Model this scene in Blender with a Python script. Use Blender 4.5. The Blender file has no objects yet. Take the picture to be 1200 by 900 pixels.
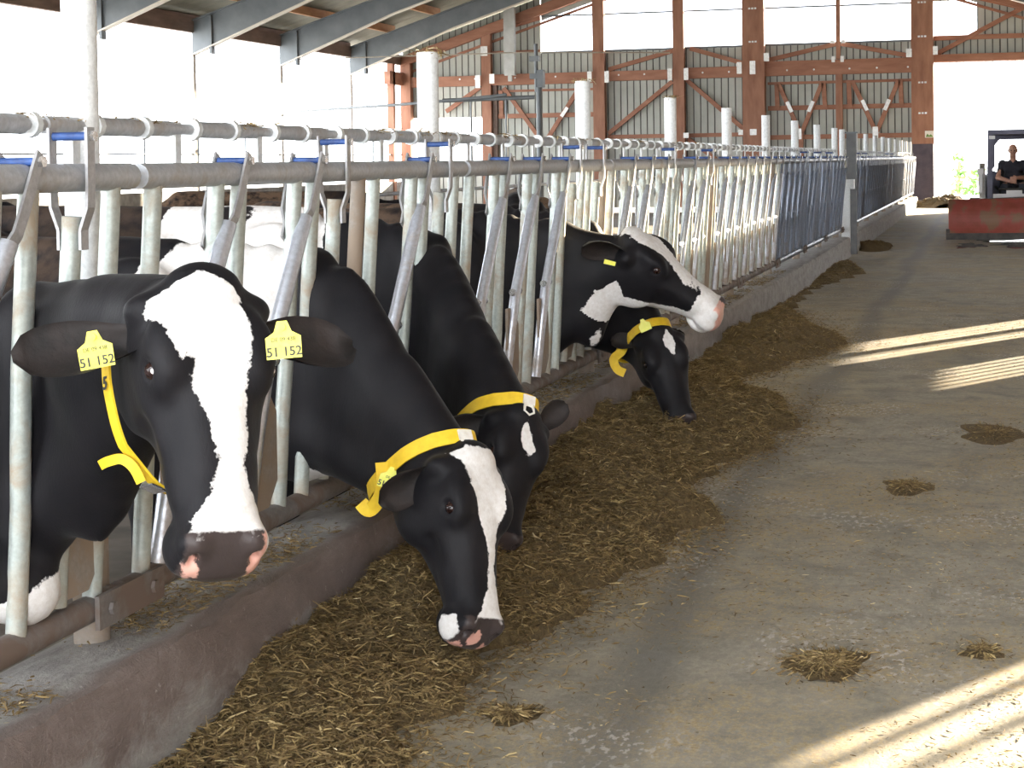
import bpy, bmesh, math, random
import numpy as np
from mathutils import Vector, Matrix
SC = bpy.context.scene
COL = SC.collection
random.seed(7)
RNG = np.random.default_rng(7)

# ------------------------------------------------------------------ camera
F_PX = 2100.0
cam_data = bpy.data.cameras.new('camera')
cam_data.sensor_fit = 'HORIZONTAL'
cam_data.sensor_width = 36.0
cam_data.lens = 36.0 * F_PX / 1200.0
cam_data.shift_x = 0.0
cam_data.shift_y = -200.0 / 1200.0
cam_data.clip_end = 2000
cam = bpy.data.objects.new('camera', cam_data)
COL.objects.link(cam)
cam.matrix_world = Matrix(((0.96672149, 0.00735573, 0.25572536, 0.0),
                           (0.25539145, 0.03083104, -0.96634603, 0.0),
                           (-0.01499246, 0.99949754, 0.02792644, 1.43),
                           (0, 0, 0, 1)))
SC.camera = cam

# ------------------------------------------------------------------ world, sun, exposure
world = bpy.data.worlds.new('world')
SC.world = world
world.use_nodes = True
wn = world.node_tree
bg = wn.nodes['Background']
bg.inputs['Color'].default_value = (0.93, 0.96, 1.0, 1)
bg.inputs['Strength'].default_value = 3.0
SUN_AZ = Vector((0.505, 0.863, 0)).normalized()      # direction towards the sun on the ground
SUN_EL = math.radians(13.0)
to_sun = Vector((SUN_AZ.x * math.cos(SUN_EL), SUN_AZ.y * math.cos(SUN_EL), math.sin(SUN_EL)))
sd = bpy.data.lights.new('sun', 'SUN')
sd.energy = 18.0
sd.angle = math.radians(0.5)
sd.color = (1.0, 0.82, 0.58)
sun = bpy.data.objects.new('sun', sd)
sun.rotation_euler = to_sun.to_track_quat('Z', 'Y').to_euler()
sun.location = (10, 20, 12)
COL.objects.link(sun)
SC.view_settings.view_transform = 'Standard'
SC.view_settings.look = 'None'
SC.view_settings.gamma = 1.0
SC.view_settings.use_curve_mapping = False
SC.view_settings.exposure = 1.55

# ------------------------------------------------------------------ materials
def new_mat(name):
    m = bpy.data.materials.new(name)
    m.use_nodes = True
    nt = m.node_tree
    return m, nt, nt.nodes['Principled BSDF']

def ramp(nt, fac, stops):
    r = nt.nodes.new('ShaderNodeValToRGB')
    e = r.color_ramp.elements
    while len(e) < len(stops):
        e.new(0.5)
    for k, (p, c) in enumerate(stops):
        e[k].position = p
        e[k].color = (c[0], c[1], c[2], 1)
    nt.links.new(fac, r.inputs['Fac'])
    return r.outputs['Color']

def pos_node(nt, scale=(1, 1, 1), space='world'):
    if space == 'world':
        g = nt.nodes.new('ShaderNodeNewGeometry').outputs['Position']
    else:
        g = nt.nodes.new('ShaderNodeTexCoord').outputs['Object']
    mp = nt.nodes.new('ShaderNodeMapping')
    mp.inputs['Scale'].default_value = scale
    nt.links.new(g, mp.inputs['Vector'])
    return mp.outputs['Vector']

def noise(nt, vec, scale, detail=4, rough=0.55, dist=0.0):
    n = nt.nodes.new('ShaderNodeTexNoise')
    n.inputs['Scale'].default_value = scale
    n.inputs['Detail'].default_value = detail
    n.inputs['Roughness'].default_value = rough
    n.inputs['Distortion'].default_value = dist
    nt.links.new(vec, n.inputs['Vector'])
    return n.outputs['Fac']

def mixc(nt, fac, a, b):
    mx = nt.nodes.new('ShaderNodeMix')
    mx.data_type = 'RGBA'
    for sock, v in ((mx.inputs[0], fac), (mx.inputs[6], a), (mx.inputs[7], b)):
        if isinstance(v, (int, float)):
            sock.default_value = v
        elif isinstance(v, tuple):
            sock.default_value = (v[0], v[1], v[2], 1)
        else:
            nt.links.new(v, sock)
    return mx.outputs[2]

def math_n(nt, op, a, b=0.0, c=0.0, clamp=False):
    n = nt.nodes.new('ShaderNodeMath')
    n.operation = op
    n.use_clamp = clamp
    for k, v in enumerate((a, b, c)):
        if isinstance(v, (int, float)):
            n.inputs[k].default_value = v
        else:
            nt.links.new(v, n.inputs[k])
    return n.outputs[0]

def bump(nt, bsdf, h, strength, dist=0.01):
    b = nt.nodes.new('ShaderNodeBump')
    b.inputs['Strength'].default_value = strength
    b.inputs['Distance'].default_value = dist
    nt.links.new(h, b.inputs['Height'])
    nt.links.new(b.outputs['Normal'], bsdf.inputs['Normal'])

def noisy(name, stops, scale, rough=0.7, metal=0.0, b=0.2, stretch=(1, 1, 1), detail=5, space='world', bd=0.01, spec=0.5):
    m, nt, p = new_mat(name)
    v = pos_node(nt, stretch, space)
    f = noise(nt, v, scale, detail)
    nt.links.new(ramp(nt, f, stops), p.inputs['Base Color'])
    p.inputs['Roughness'].default_value = rough
    p.inputs['Metallic'].default_value = metal
    p.inputs['Specular IOR Level'].default_value = spec
    if b:
        bump(nt, p, noise(nt, v, scale * 3, 3), b, bd)
    return m

def galv(name, clean, dirty, metal=0.55, rough=0.42, amount=0.5, low_grime=False):
    m, nt, p = new_mat(name)
    v = pos_node(nt)
    f = noise(nt, v, 60, 4, 0.7)
    c1 = ramp(nt, f, [(0.3, tuple(x * 0.72 for x in clean)), (0.7, clean)])
    g = noise(nt, v, 7, 6, 0.65, 0.4)
    msk = math_n(nt, 'MULTIPLY_ADD', g, 6.0, -3.0 + (amount - 0.5) * 4, clamp=True)
    sx = nt.nodes.new('ShaderNodeSeparateXYZ')
    nt.links.new(v, sx.inputs[0])
    grime = math_n(nt, 'MULTIPLY_ADD', sx.outputs[2], -2.2, 1.9 if low_grime else -9)
    msk = math_n(nt, 'MAXIMUM', msk, math_n(nt, 'ADD', grime, math_n(nt, 'MULTIPLY_ADD', g, 4.0, -2.4), clamp=True))
    col = mixc(nt, msk, c1, dirty)
    nt.links.new(col, p.inputs['Base Color'])
    nt.links.new(math_n(nt, 'MULTIPLY_ADD', msk, -metal * 0.8, metal), p.inputs['Metallic'])
    nt.links.new(math_n(nt, 'MULTIPLY_ADD', msk, 0.3, rough), p.inputs['Roughness'])
    bump(nt, p, f, 0.15, 0.002)
    return m

M = {}
M['galv'] = galv('galvanised_tube', (0.50, 0.55, 0.52), (0.37, 0.31, 0.235), 0.4, 0.45, 0.5, True)
M['galv_top'] = galv('galvanised_rail', (0.52, 0.54, 0.57), (0.40, 0.36, 0.32), 0.3, 0.5, 0.45)
M['galv_low'] = galv('dirty_rail', (0.22, 0.20, 0.19), (0.17, 0.125, 0.10), 0.2, 0.6, 0.62)
M['galv_pol'] = galv('polished_tube', (0.62, 0.66, 0.74), (0.33, 0.27, 0.21), 0.65, 0.3, 0.34, True)
M['strap'] = galv('strap_steel', (0.46, 0.46, 0.47), (0.30, 0.26, 0.22), 0.5, 0.45, 0.4)
M['plate'] = galv('plate_steel', (0.34, 0.30, 0.26), (0.30, 0.235, 0.18), 0.2, 0.6, 0.7)
M['post'] = galv('post_zinc', (0.80, 0.83, 0.84), (0.7, 0.7, 0.68), 0.1, 0.5, 0.3)
M['galv_shade'] = galv('galvanised_in_shade', (0.20, 0.23, 0.29), (0.17, 0.15, 0.14), 0.55, 0.38, 0.4)  # fence beyond the sunlit stretch: its shade is put into a darker colour
M['joint'] = noisy('siding_joint', [(0.3, (0.10, 0.10, 0.095)), (0.7, (0.14, 0.14, 0.13))], 3, 0.7, b=0)
M['water'] = noisy('water_film', [(0.3, (0.03, 0.03, 0.03)), (0.7, (0.05, 0.05, 0.05))], 3, 0.06, b=0.03, spec=0.9)
M['gatepost'] = noisy('gate_post_steel', [(0.3, (0.09, 0.095, 0.10)), (0.7, (0.15, 0.15, 0.15))], 6, 0.6, 0.2, b=0.05)
M['blue'] = noisy('blue_plastic', [(0.3, (0.02, 0.045, 0.15)), (0.7, (0.05, 0.12, 0.36))], 30, 0.5, b=0)
M['bolt'] = noisy('bolt_zinc', [(0.3, (0.6, 0.6, 0.6)), (0.7, (0.8, 0.8, 0.8))], 40, 0.25, 0.9, b=0)
M['wood'] = noisy('glulam_timber', [(0.3, (0.27, 0.125, 0.08)), (0.7, (0.40, 0.205, 0.135))], 3, 0.75, stretch=(2, 2, 0.5), b=0.1)
M['wood_h'] = noisy('beam_timber', [(0.3, (0.28, 0.125, 0.08)), (0.7, (0.41, 0.205, 0.135))], 3, 0.75, stretch=(0.5, 2, 2), b=0.1)
M['purlin'] = noisy('purlin_timber', [(0.3, (0.40, 0.2, 0.10)), (0.7, (0.58, 0.34, 0.18))], 3, 0.8, stretch=(2, 0.5, 2), b=0.1)
M['purlin_d'] = noisy('weathered_purlin', [(0.3, (0.16, 0.11, 0.09)), (0.7, (0.26, 0.19, 0.16))], 3, 0.8, stretch=(2, 0.5, 2), b=0.1)
M['siding'] = noisy('siding_sheet', [(0.3, (0.40, 0.42, 0.38)), (0.7, (0.50, 0.52, 0.48))], 1.2, 0.55, 0.1, b=0)
M['steel'] = noisy('grey_steel', [(0.3, (0.13, 0.15, 0.165)), (0.7, (0.19, 0.21, 0.225))], 2, 0.5, 0.2, b=0.05)
M['flange'] = noisy('flange_steel', [(0.3, (0.5, 0.46, 0.40)), (0.7, (0.66, 0.60, 0.52))], 3, 0.5, 0.1, b=0)
M['roofing'] = noisy('roof_sheet', [(0.3, (0.13, 0.125, 0.09)), (0.7, (0.20, 0.19, 0.14))], 2.5, 0.7, b=0.1)
M['tinplate'] = noisy('connector_plate', [(0.3, (0.6, 0.6, 0.58)), (0.7, (0.8, 0.8, 0.78))], 20, 0.4, 0.5, b=0)
M['concrete'] = noisy('grey_concrete', [(0.3, (0.24, 0.235, 0.22)), (0.7, (0.42, 0.41, 0.38))], 5, 0.85, b=0.3)
M['stable_floor'] = noisy('stable_floor', [(0.3, (0.09, 0.07, 0.05)), (0.7, (0.22, 0.19, 0.15))], 4, 0.6, b=0.3)
M['yard'] = noisy('yard_concrete', [(0.3, (0.5, 0.49, 0.46)), (0.7, (0.62, 0.61, 0.58))], 1, 0.9, b=0.1)
M['boards'] = noisy('wall_boards', [(0.3, (0.30, 0.20, 0.13)), (0.7, (0.42, 0.30, 0.20))], 4, 0.8, stretch=(2, 2, 0.4), b=0.15)
M['colbase'] = noisy('column_base_paint', [(0.3, (0.06, 0.05, 0.075)), (0.7, (0.10, 0.085, 0.11))], 5, 0.8, b=0.1)
M['yellow'] = noisy('yellow_webbing', [(0.3, (0.78, 0.50, 0.02)), (0.7, (0.90, 0.62, 0.03))], 40, 0.55, b=0.1)
M['tag_yellow'] = noisy('tag_plastic', [(0.3, (0.82, 0.80, 0.06)), (0.7, (0.90, 0.86, 0.12))], 60, 0.4, b=0)
M['ink'] = noisy('black_ink', [(0.3, (0.02, 0.02, 0.02)), (0.7, (0.05, 0.05, 0.04))], 60, 0.6, b=0)
M['white_plastic'] = noisy('white_plastic', [(0.3, (0.72, 0.68, 0.6)), (0.7, (0.85, 0.83, 0.78))], 60, 0.4, b=0)
M['eye'] = noisy('eye_dark', [(0.3, (0.012, 0.006, 0.006)), (0.7, (0.03, 0.014, 0.012))], 40, 0.06, b=0)
M['sclera'] = noisy('eye_white', [(0.3, (0.7, 0.62, 0.62)), (0.7, (0.85, 0.8, 0.8))], 60, 0.15, b=0)
M['grass'] = noisy('grass_green', [(0.3, (0.10, 0.22, 0.05)), (0.7, (0.22, 0.40, 0.10))], 6, 0.8, b=0.1)
M['red'] = noisy('red_paint', [(0.35, (0.30, 0.075, 0.05)), (0.50, (0.37, 0.085, 0.065)), (0.60, (0.25, 0.14, 0.085))], 4, 0.55, b=0.1, space='object')
M['edge_steel'] = noisy('worn_edge', [(0.3, (0.03, 0.03, 0.03)), (0.7, (0.09, 0.08, 0.07))], 8, 0.5, 0.4, b=0.2)
M['cab_dark'] = noisy('cab_paint', [(0.3, (0.07, 0.07, 0.11)), (0.7, (0.11, 0.11, 0.16))], 6, 0.5, b=0)
M['cab_white'] = noisy('machine_white', [(0.3, (0.6, 0.6, 0.6)), (0.7, (0.75, 0.75, 0.74))], 6, 0.5, b=0)
M['rubber'] = noisy('rubber', [(0.3, (0.02, 0.02, 0.02)), (0.7, (0.045, 0.045, 0.04))], 20, 0.8, b=0.2)
M['tshirt'] = noisy('black_cotton', [(0.3, (0.018, 0.018, 0.025)), (0.7, (0.03, 0.03, 0.04))], 20, 0.85, b=0.1)
M['trousers'] = noisy('dark_trousers', [(0.3, (0.02, 0.022, 0.03)), (0.7, (0.035, 0.038, 0.05))], 20, 0.85, b=0.1)
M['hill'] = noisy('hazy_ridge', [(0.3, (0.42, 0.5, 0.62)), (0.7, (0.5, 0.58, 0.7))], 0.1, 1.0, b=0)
M['grit'] = noisy('grey_box', [(0.3, (0.42, 0.43, 0.42)), (0.7, (0.54, 0.55, 0.54))], 4, 0.5, 0.2, b=0)

def translucent_pane():
    m, nt, p = new_mat('window_sheet')
    out = nt.nodes['Material Output']
    tr = nt.nodes.new('ShaderNodeBsdfTransparent')
    tr.inputs['Color'].default_value = (0.95, 0.97, 1.0, 1)
    mx = nt.nodes.new('ShaderNodeMixShader')
    mx.inputs[0].default_value = 0.12
    p.inputs['Base Color'].default_value = (0.9, 0.9, 0.92, 1)
    p.inputs['Roughness'].default_value = 0.2
    v = pos_node(nt)
    nt.links.new(ramp(nt, noise(nt, v, 2), [(0.3, (0.8, 0.8, 0.85)), (0.7, (0.95, 0.95, 1.0))]), p.inputs['Base Color'])
    nt.links.new(tr.outputs[0], mx.inputs[1])
    nt.links.new(p.outputs[0], mx.inputs[2])
    nt.links.new(mx.outputs[0], out.inputs['Surface'])
    return m
M['pane'] = translucent_pane()

def floor_material():
    m, nt, p = new_mat('feed_alley_concrete')
    v = pos_node(nt)
    vs = pos_node(nt, (1, 0.25, 1))
    big = noise(nt, v, 0.9, 5, 0.6, 0.3)
    med = noise(nt, v, 4.5, 6, 0.7, 0.5)
    fine = noise(nt, v, 70, 3, 0.8)
    lane = noise(nt, vs, 2.6, 4, 0.6, 0.2)
    base = ramp(nt, med, [(0.30, (0.25, 0.235, 0.19)), (0.55, (0.40, 0.37, 0.30)), (0.8, (0.53, 0.49, 0.41))])
    straw = ramp(nt, fine, [(0.3, (0.24, 0.175, 0.085)), (0.7, (0.55, 0.44, 0.25))])
    k = math_n(nt, 'MULTIPLY_ADD', math_n(nt, 'ADD', math_n(nt, 'MULTIPLY', big, 0.6), math_n(nt, 'MULTIPLY', med, 0.4)), 9.0, -4.1, clamp=True)
    grit = noise(nt, pos_node(nt, (1, 0.6, 1)), 38, 4, 0.85)
    k2 = math_n(nt, 'MULTIPLY_ADD', grit, 9.0, -4.0, clamp=True)
    base = mixc(nt, math_n(nt, 'MULTIPLY_ADD', grit, 6.0, -2.6, clamp=True), mixc(nt, 0.28, base, (0.12, 0.11, 0.09)), base)
    k = math_n(nt, 'MULTIPLY', k, k2, clamp=True)
    k = math_n(nt, 'MULTIPLY', k, 0.85)
    col = mixc(nt, k, base, straw)
    # damp darker wheel lanes, running along the alley
    dl = math_n(nt, 'MULTIPLY_ADD', lane, -5.0, 2.15, clamp=True)
    sx = nt.nodes.new('ShaderNodeSeparateXYZ')
    nt.links.new(v, sx.inputs[0])
    wob = math_n(nt, 'MULTIPLY_ADD', noise(nt, vs, 1.3), 0.5, -0.25)
    xx = math_n(nt, 'ADD', sx.outputs[0], wob)
    d = math_n(nt, 'ABSOLUTE', math_n(nt, 'ADD', xx, 0.98))
    tr = math_n(nt, 'MULTIPLY_ADD', d, -9.0, 1.25, clamp=True)
    tr = math_n(nt, 'MULTIPLY', tr, math_n(nt, 'MULTIPLY_ADD', med, 1.4, 0.0, clamp=True))
    dl = math_n(nt, 'MAXIMUM', math_n(nt, 'MULTIPLY', dl, 0.5), math_n(nt, 'MULTIPLY', tr, 0.75))
    col = mixc(nt, dl, col, (0.12, 0.12, 0.118))
    # pale scraped specks
    sp = noise(nt, pos_node(nt, (1.0, 0.5, 1)), 45, 2, 0.6)
    spm = math_n(nt, 'MULTIPLY_ADD', sp, 14.0, -7.7, clamp=True)
    wm = math_n(nt, 'MULTIPLY_ADD', noise(nt, v, 1.3, 3), 7.0, -3.5, clamp=True)
    spm = math_n(nt, 'MULTIPLY', spm, math_n(nt, 'MULTIPLY', wm, 0.7))
    col = mixc(nt, spm, col, (0.62, 0.58, 0.55))
    nt.links.new(col, p.inputs['Base Color'])
    nt.links.new(math_n(nt, 'MULTIPLY_ADD', dl, -0.25, 0.82), p.inputs['Roughness'])
    h = math_n(nt, 'ADD', math_n(nt, 'MULTIPLY', fine, 0.6), sp)
    bump(nt, p, h, 0.35, 0.006)
    return m
M['floor'] = floor_material()

def curb_material():
    m, nt, p = new_mat('stained_curb')
    v = pos_node(nt, (1, 0.5, 1))
    n1 = noise(nt, v, 6, 6, 0.7, 0.3)
    base = ramp(nt, n1, [(0.3, (0.14, 0.11, 0.10)), (0.55, (0.21, 0.17, 0.155)), (0.8, (0.29, 0.25, 0.235))])
    grey = ramp(nt, noise(nt, v, 14, 5, 0.75), [(0.3, (0.22, 0.21, 0.20)), (0.7, (0.42, 0.41, 0.39))])
    sx = nt.nodes.new('ShaderNodeSeparateXYZ')
    nt.links.new(pos_node(nt), sx.inputs[0])
    low = math_n(nt, 'MULTIPLY_ADD', sx.outputs[2], -11.0, 1.25)
    low = math_n(nt, 'ADD', low, math_n(nt, 'MULTIPLY_ADD', n1, 5.0, -2.3), clamp=True)
    far = math_n(nt, 'MULTIPLY_ADD', sx.outputs[1], 0.12, -1.0, clamp=True)
    top = math_n(nt, 'MULTIPLY_ADD', sx.outputs[0], -22.0, -42.6, clamp=True)
    low = math_n(nt, 'MAXIMUM', low, math_n(nt, 'MAXIMUM', far, top))
    col = mixc(nt, low, base, grey)
    fl = math_n(nt, 'MULTIPLY_ADD', noise(nt, pos_node(nt, (1, 1, 0.8)), 30, 5, 0.8), 12.0, -7.5, clamp=True)
    col = mixc(nt, math_n(nt, 'MULTIPLY', fl, 0.6), col, (0.55, 0.52, 0.48))
    nt.links.new(col, p.inputs['Base Color'])
    p.inputs['Roughness'].default_value = 0.8
    bump(nt, p, math_n(nt, 'ADD', n1, math_n(nt, 'MULTIPLY', noise(nt, pos_node(nt), 45, 4, 0.8), 0.5)), 0.8, 0.014)
    return m
M['curb'] = curb_material()

def silage_material(name, strand):
    m, nt, p = new_mat(name)
    if strand:
        a = nt.nodes.new('ShaderNodeAttribute')
        a.attribute_name = 'tone'
        col = ramp(nt, a.outputs['Fac'], [(0.0, (0.08, 0.05, 0.022)), (0.4, (0.20, 0.135, 0.055)), (0.75, (0.38, 0.275, 0.115)), (0.9, (0.56, 0.44, 0.22)), (1.0, (0.78, 0.66, 0.42))])
    else:
        v = pos_node(nt)
        f = noise(nt, v, 55, 6, 0.8)
        col = ramp(nt, f, [(0.3, (0.05, 0.032, 0.012)), (0.55, (0.16, 0.11, 0.045)), (0.75, (0.32, 0.24, 0.10))])
        bump(nt, p, f, 0.9, 0.02)
    nt.links.new(col, p.inputs['Base Color'])
    p.inputs['Roughness'].default_value = 0.8
    return m
M['silage'] = silage_material('silage_bed', False)
M['strand'] = silage_material('silage_strand', True)

def coat_material():
    m, nt, p = new_mat('cow_coat')
    def attr(n):
        a = nt.nodes.new('ShaderNodeAttribute')
        a.attribute_name = n
        return a.outputs['Fac']
    v = pos_node(nt)
    n1 = noise(nt, v, 55, 3, 0.7)
    n2 = noise(nt, v, 14, 4, 0.6)
    jag = math_n(nt, 'ADD', math_n(nt, 'MULTIPLY_ADD', n1, 0.022, -0.011), math_n(nt, 'MULTIPLY_ADD', n2, 0.04, -0.02))
    w = math_n(nt, 'MULTIPLY_ADD', math_n(nt, 'ADD', attr('white'), jag), 260.0, 0.5, clamp=True)
    black = ramp(nt, noise(nt, v, 9, 4), [(0.3, (0.005, 0.005, 0.007)), (0.7, (0.011, 0.010, 0.012))])
    dirt = math_n(nt, 'MULTIPLY', math_n(nt, 'MULTIPLY_ADD', n2, 4.0, -1.4, clamp=True), attr('dirt'))
    black = mixc(nt, dirt, black, (0.16, 0.105, 0.07))
    white = ramp(nt, n1, [(0.3, (0.66, 0.63, 0.60)), (0.7, (0.80, 0.79, 0.78))])
    white = mixc(nt, math_n(nt, 'MULTIPLY', dirt, 0.6), white, (0.42, 0.34, 0.26))
    col = mixc(nt, w, black, white)
    fine = math_n(nt, 'MULTIPLY_ADD', math_n(nt, 'ADD', attr('pad'), math_n(nt, 'MULTIPLY_ADD', n1, 0.012, -0.006)), 220.0, 0.5, clamp=True)
    padc = mixc(nt, math_n(nt, 'MULTIPLY_ADD', math_n(nt, 'ADD', attr('pink'), jag), 260.0, 0.5, clamp=True), (0.05, 0.038, 0.036), (0.66, 0.36, 0.29))
    col = mixc(nt, fine, col, padc)
    nt.links.new(col, p.inputs['Base Color'])
    nt.links.new(math_n(nt, 'MULTIPLY_ADD', fine, -0.22, 0.58), p.inputs['Roughness'])
    p.inputs['Specular IOR Level'].default_value = 0.22
    p.inputs['Sheen Weight'].default_value = 0.04
    p.inputs['Sheen Roughness'].default_value = 0.4
    bump(nt, p, noise(nt, pos_node(nt, (1, 1, 0.35)), 160, 3, 0.7), 0.25, 0.003)
    return m
M['coat'] = coat_material()
M['ear_in'] = noisy('ear_inside', [(0.3, (0.006, 0.005, 0.005)), (0.7, (0.026, 0.018, 0.016))], 14, 0.75, b=0.3)

def skin_material():
    m, nt, p = new_mat('person_skin')
    v = pos_node(nt)
    nt.links.new(ramp(nt, noise(nt, v, 30), [(0.3, (0.42, 0.21, 0.14)), (0.7, (0.52, 0.28, 0.19))]), p.inputs['Base Color'])
    p.inputs['Roughness'].default_value = 0.5
    return m
M['skin'] = skin_material()

# ------------------------------------------------------------------ mesh helpers
class MB:
    def __init__(s):
        s.v, s.f, s.mi, s.cur = [], [], [], 0
    def add(s, vs, fs):
        o = len(s.v)
        s.v.extend([tuple(a) for a in vs])
        s.f.extend([tuple(i + o for i in f) for f in fs])
        s.mi.extend([s.cur] * len(fs))
        return s
    def box(s, a, b):
        x0, y0, z0 = a
        x1, y1, z1 = b
        return s.add([(x0, y0, z0), (x1, y0, z0), (x1, y1, z0), (x0, y1, z0), (x0, y0, z1), (x1, y0, z1), (x1, y1, z1), (x0, y1, z1)],
                     [(0, 3, 2, 1), (4, 5, 6, 7), (0, 1, 5, 4), (1, 2, 6, 5), (2, 3, 7, 6), (3, 0, 4, 7)])
    def bar(s, p, q, w, h, up=(0, 0, 1)):
        p, q, up = Vector(p), Vector(q), Vector(up)
        d = (q - p).normalized()
        sd_ = d.cross(up)
        if sd_.length < 1e-4:
            sd_ = d.cross(Vector((0, 1, 0)))
        sd_.normalize()
        u = sd_.cross(d).normalized()
        vs = []
        for c in (p, q):
            for (i, j) in ((-1, -1), (1, -1), (1, 1), (-1, 1)):
                vs.append(c + sd_ * i * w / 2 + u * j * h / 2)
        return s.add(vs, [(3, 2, 1, 0), (4, 5, 6, 7), (0, 1, 5, 4), (1, 2, 6, 5), (2, 3, 7, 6), (3, 0, 4, 7)])
    def tube(s, pts, r, n=12, cap=True):
        pts = [Vector(p) for p in pts]
        rr = r if isinstance(r, (list, tuple)) else [r] * len(pts)
        rings = []
        ref = None
        for i, p in enumerate(pts):
            a = pts[max(i - 1, 0)]
            b_ = pts[min(i + 1, len(pts) - 1)]
            t = (b_ - a).normalized()
            if ref is None:
                ref = Vector((1, 0, 0)) if abs(t.x) < 0.9 else Vector((0, 1, 0))
            u = (ref - t * ref.dot(t)).normalized()
            ref = u
            w = t.cross(u)
            rings.append([p + (u * math.cos(k * 2 * math.pi / n) + w * math.sin(k * 2 * math.pi / n)) * rr[i] for k in range(n)])
        vs = [v for rg in rings for v in rg]
        fs = []
        for i in range(len(pts) - 1):
            for k in range(n):
                fs.append((i * n + k, i * n + (k + 1) % n, (i + 1) * n + (k + 1) % n, (i + 1) * n + k))
        if cap:
            fs.append(tuple(range(n - 1, -1, -1)))
            fs.append(tuple((len(pts) - 1) * n + k for k in range(n)))
        return s.add(vs, fs)
    def prism(s, poly, axis, a, b):
        # poly: 2D outline; axis: index of extrusion axis; a..b extents
        def mk(pt, t):
            l = [pt[0], pt[1]]
            l.insert(axis, t)
            return l
        n = len(poly)
        vs = [mk(pt, a) for pt in poly] + [mk(pt, b) for pt in poly]
        fs = [tuple(range(n - 1, -1, -1)), tuple(range(n, 2 * n))]
        for k in range(n):
            fs.append((k, (k + 1) % n, n + (k + 1) % n, n + k))
        return s.add(vs, fs)
    def mesh(s, name, mats, smooth=False):
        me = bpy.data.meshes.new(name)
        me.from_pydata(s.v, [], s.f)
        for m in (mats if isinstance(mats, (list, tuple)) else [mats]):
            me.materials.append(m)
        if any(s.mi):
            me.polygons.foreach_set('material_index', s.mi)
        bm = bmesh.new()
        bm.from_mesh(me)
        bmesh.ops.recalc_face_normals(bm, faces=bm.faces)
        bm.to_mesh(me)
        bm.free()
        if smooth:
            me.shade_smooth()
            me.set_sharp_from_angle(angle=math.radians(38))
        return me
    def build(s, name, mats, parent=None, smooth=False):
        return link(name, s.mesh(name, mats, smooth), parent)

def link(name, data, parent=None, loc=None):
    o = bpy.data.objects.new(name, data)
    COL.objects.link(o)
    if parent is not None:
        o.parent = parent
    if loc is not None:
        o.location = loc
    return o

def tag(o, label, cat, group=None, kind=None):
    o['label'] = label
    o['category'] = cat
    if group:
        o['group'] = group
    if kind:
        o['kind'] = kind
    return o

def struct(o):
    o['kind'] = 'structure'
    return o

def thing(name, label, cat, loc=(0, 0, 0), rotz=0.0, group=None):
    o = bpy.data.objects.new(name, None)
    o.empty_display_size = 0.2
    COL.objects.link(o)
    o.location = loc
    o.rotation_euler = (0, 0, rotz)
    return tag(o, label, cat, group)

def from_arrays(name, V, Fq, mats, smooth=True):
    me = bpy.data.meshes.new(name)
    n, k = Fq.shape
    me.vertices.add(len(V))
    me.vertices.foreach_set('co', V.astype(np.float32).ravel())
    me.loops.add(n * k)
    me.loops.foreach_set('vertex_index', Fq.astype(np.int32).ravel())
    me.polygons.add(n)
    me.polygons.foreach_set('loop_start', (np.arange(n) * k).astype(np.int32))
    me.update(calc_edges=True)
    me.validate()
    for m in mats:
        me.materials.append(m)
    if smooth:
        me.shade_smooth()
    return me

# ================================================================== STRUCTURE
CURB_X = -1.92
WALL_Y = 54.5
LEFT_X = -17.95
RIDGE_X = -6.65
RIGHT_X = 4.6
EAVE_Z = 4.75
SLOPE = 0.325
def roof_z(x):
    return EAVE_Z + 0.1 + SLOPE * (min(x - LEFT_X, RIGHT_X - x))

# floor of the feed alley
b = MB(); b.box((CURB_X - 0.02, -4, -0.2), (RIGHT_X + 0.3, WALL_Y + 0.6, 0.0))
struct(b.build('floor', M['floor']))
b = MB(); b.box((LEFT_X - 0.3, -4, -0.4), (-2.2, WALL_Y + 0.3, -0.14))
struct(b.build('floor_stable', M['stable_floor']))
b = MB()
b.box((-140, -80, -0.7), (120, 180, -0.45))
b.box((-30, WALL_Y + 0.61, -0.46), (40, 120, -0.03))
struct(b.build('floor_yard', M['yard']))

# back wall -------------------------------------------------------------
def inset(poly_x, z0, z1):
    return poly_x
wall = thing('wall_back', 'x', 'x')
del wall['label']; del wall['category']
struct(wall)
wall.location = (0, WALL_Y, 0)
def wpart(name, mb, mat, smooth=False):
    return mb.build(name, mat, wall, smooth)
def column(x0, x1, z1, d=0.3, z0=0.0, mat='wood'):
    m = MB(); m.box((x0, -d, z0), (x1, 0, z1)); wpart('column', m, M[mat])
column(-7.07, -6.41, roof_z(-6.7) - 0.05, 0.4)
column(-2.10, -1.46, roof_z(-1.8) - 0.05, 0.4, 1.82)
column(-2.08, -1.48, 1.82, 0.38, 0.0, 'colbase')
column(-9.2, -8.86, roof_z(-9) - 0.05, 0.3)
column(-11.7, -11.34, roof_z(-11.5) - 0.05, 0.3)
column(-15.28, -14.98, roof_z(-15.1) - 0.1, 0.26)
column(-17.95, -17.62, roof_z(-17.8) - 0.1, 0.3)
column(-4.32, -4.12, 3.95, 0.16, 0)
column(-4.3, -4.17, 6.9, 0.12, 4.4)
column(-14.95, -14.82, 3.9, 0.14, 0, 'purlin_d')
column(4.2, 4.6, 4.9, 0.3)
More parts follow.
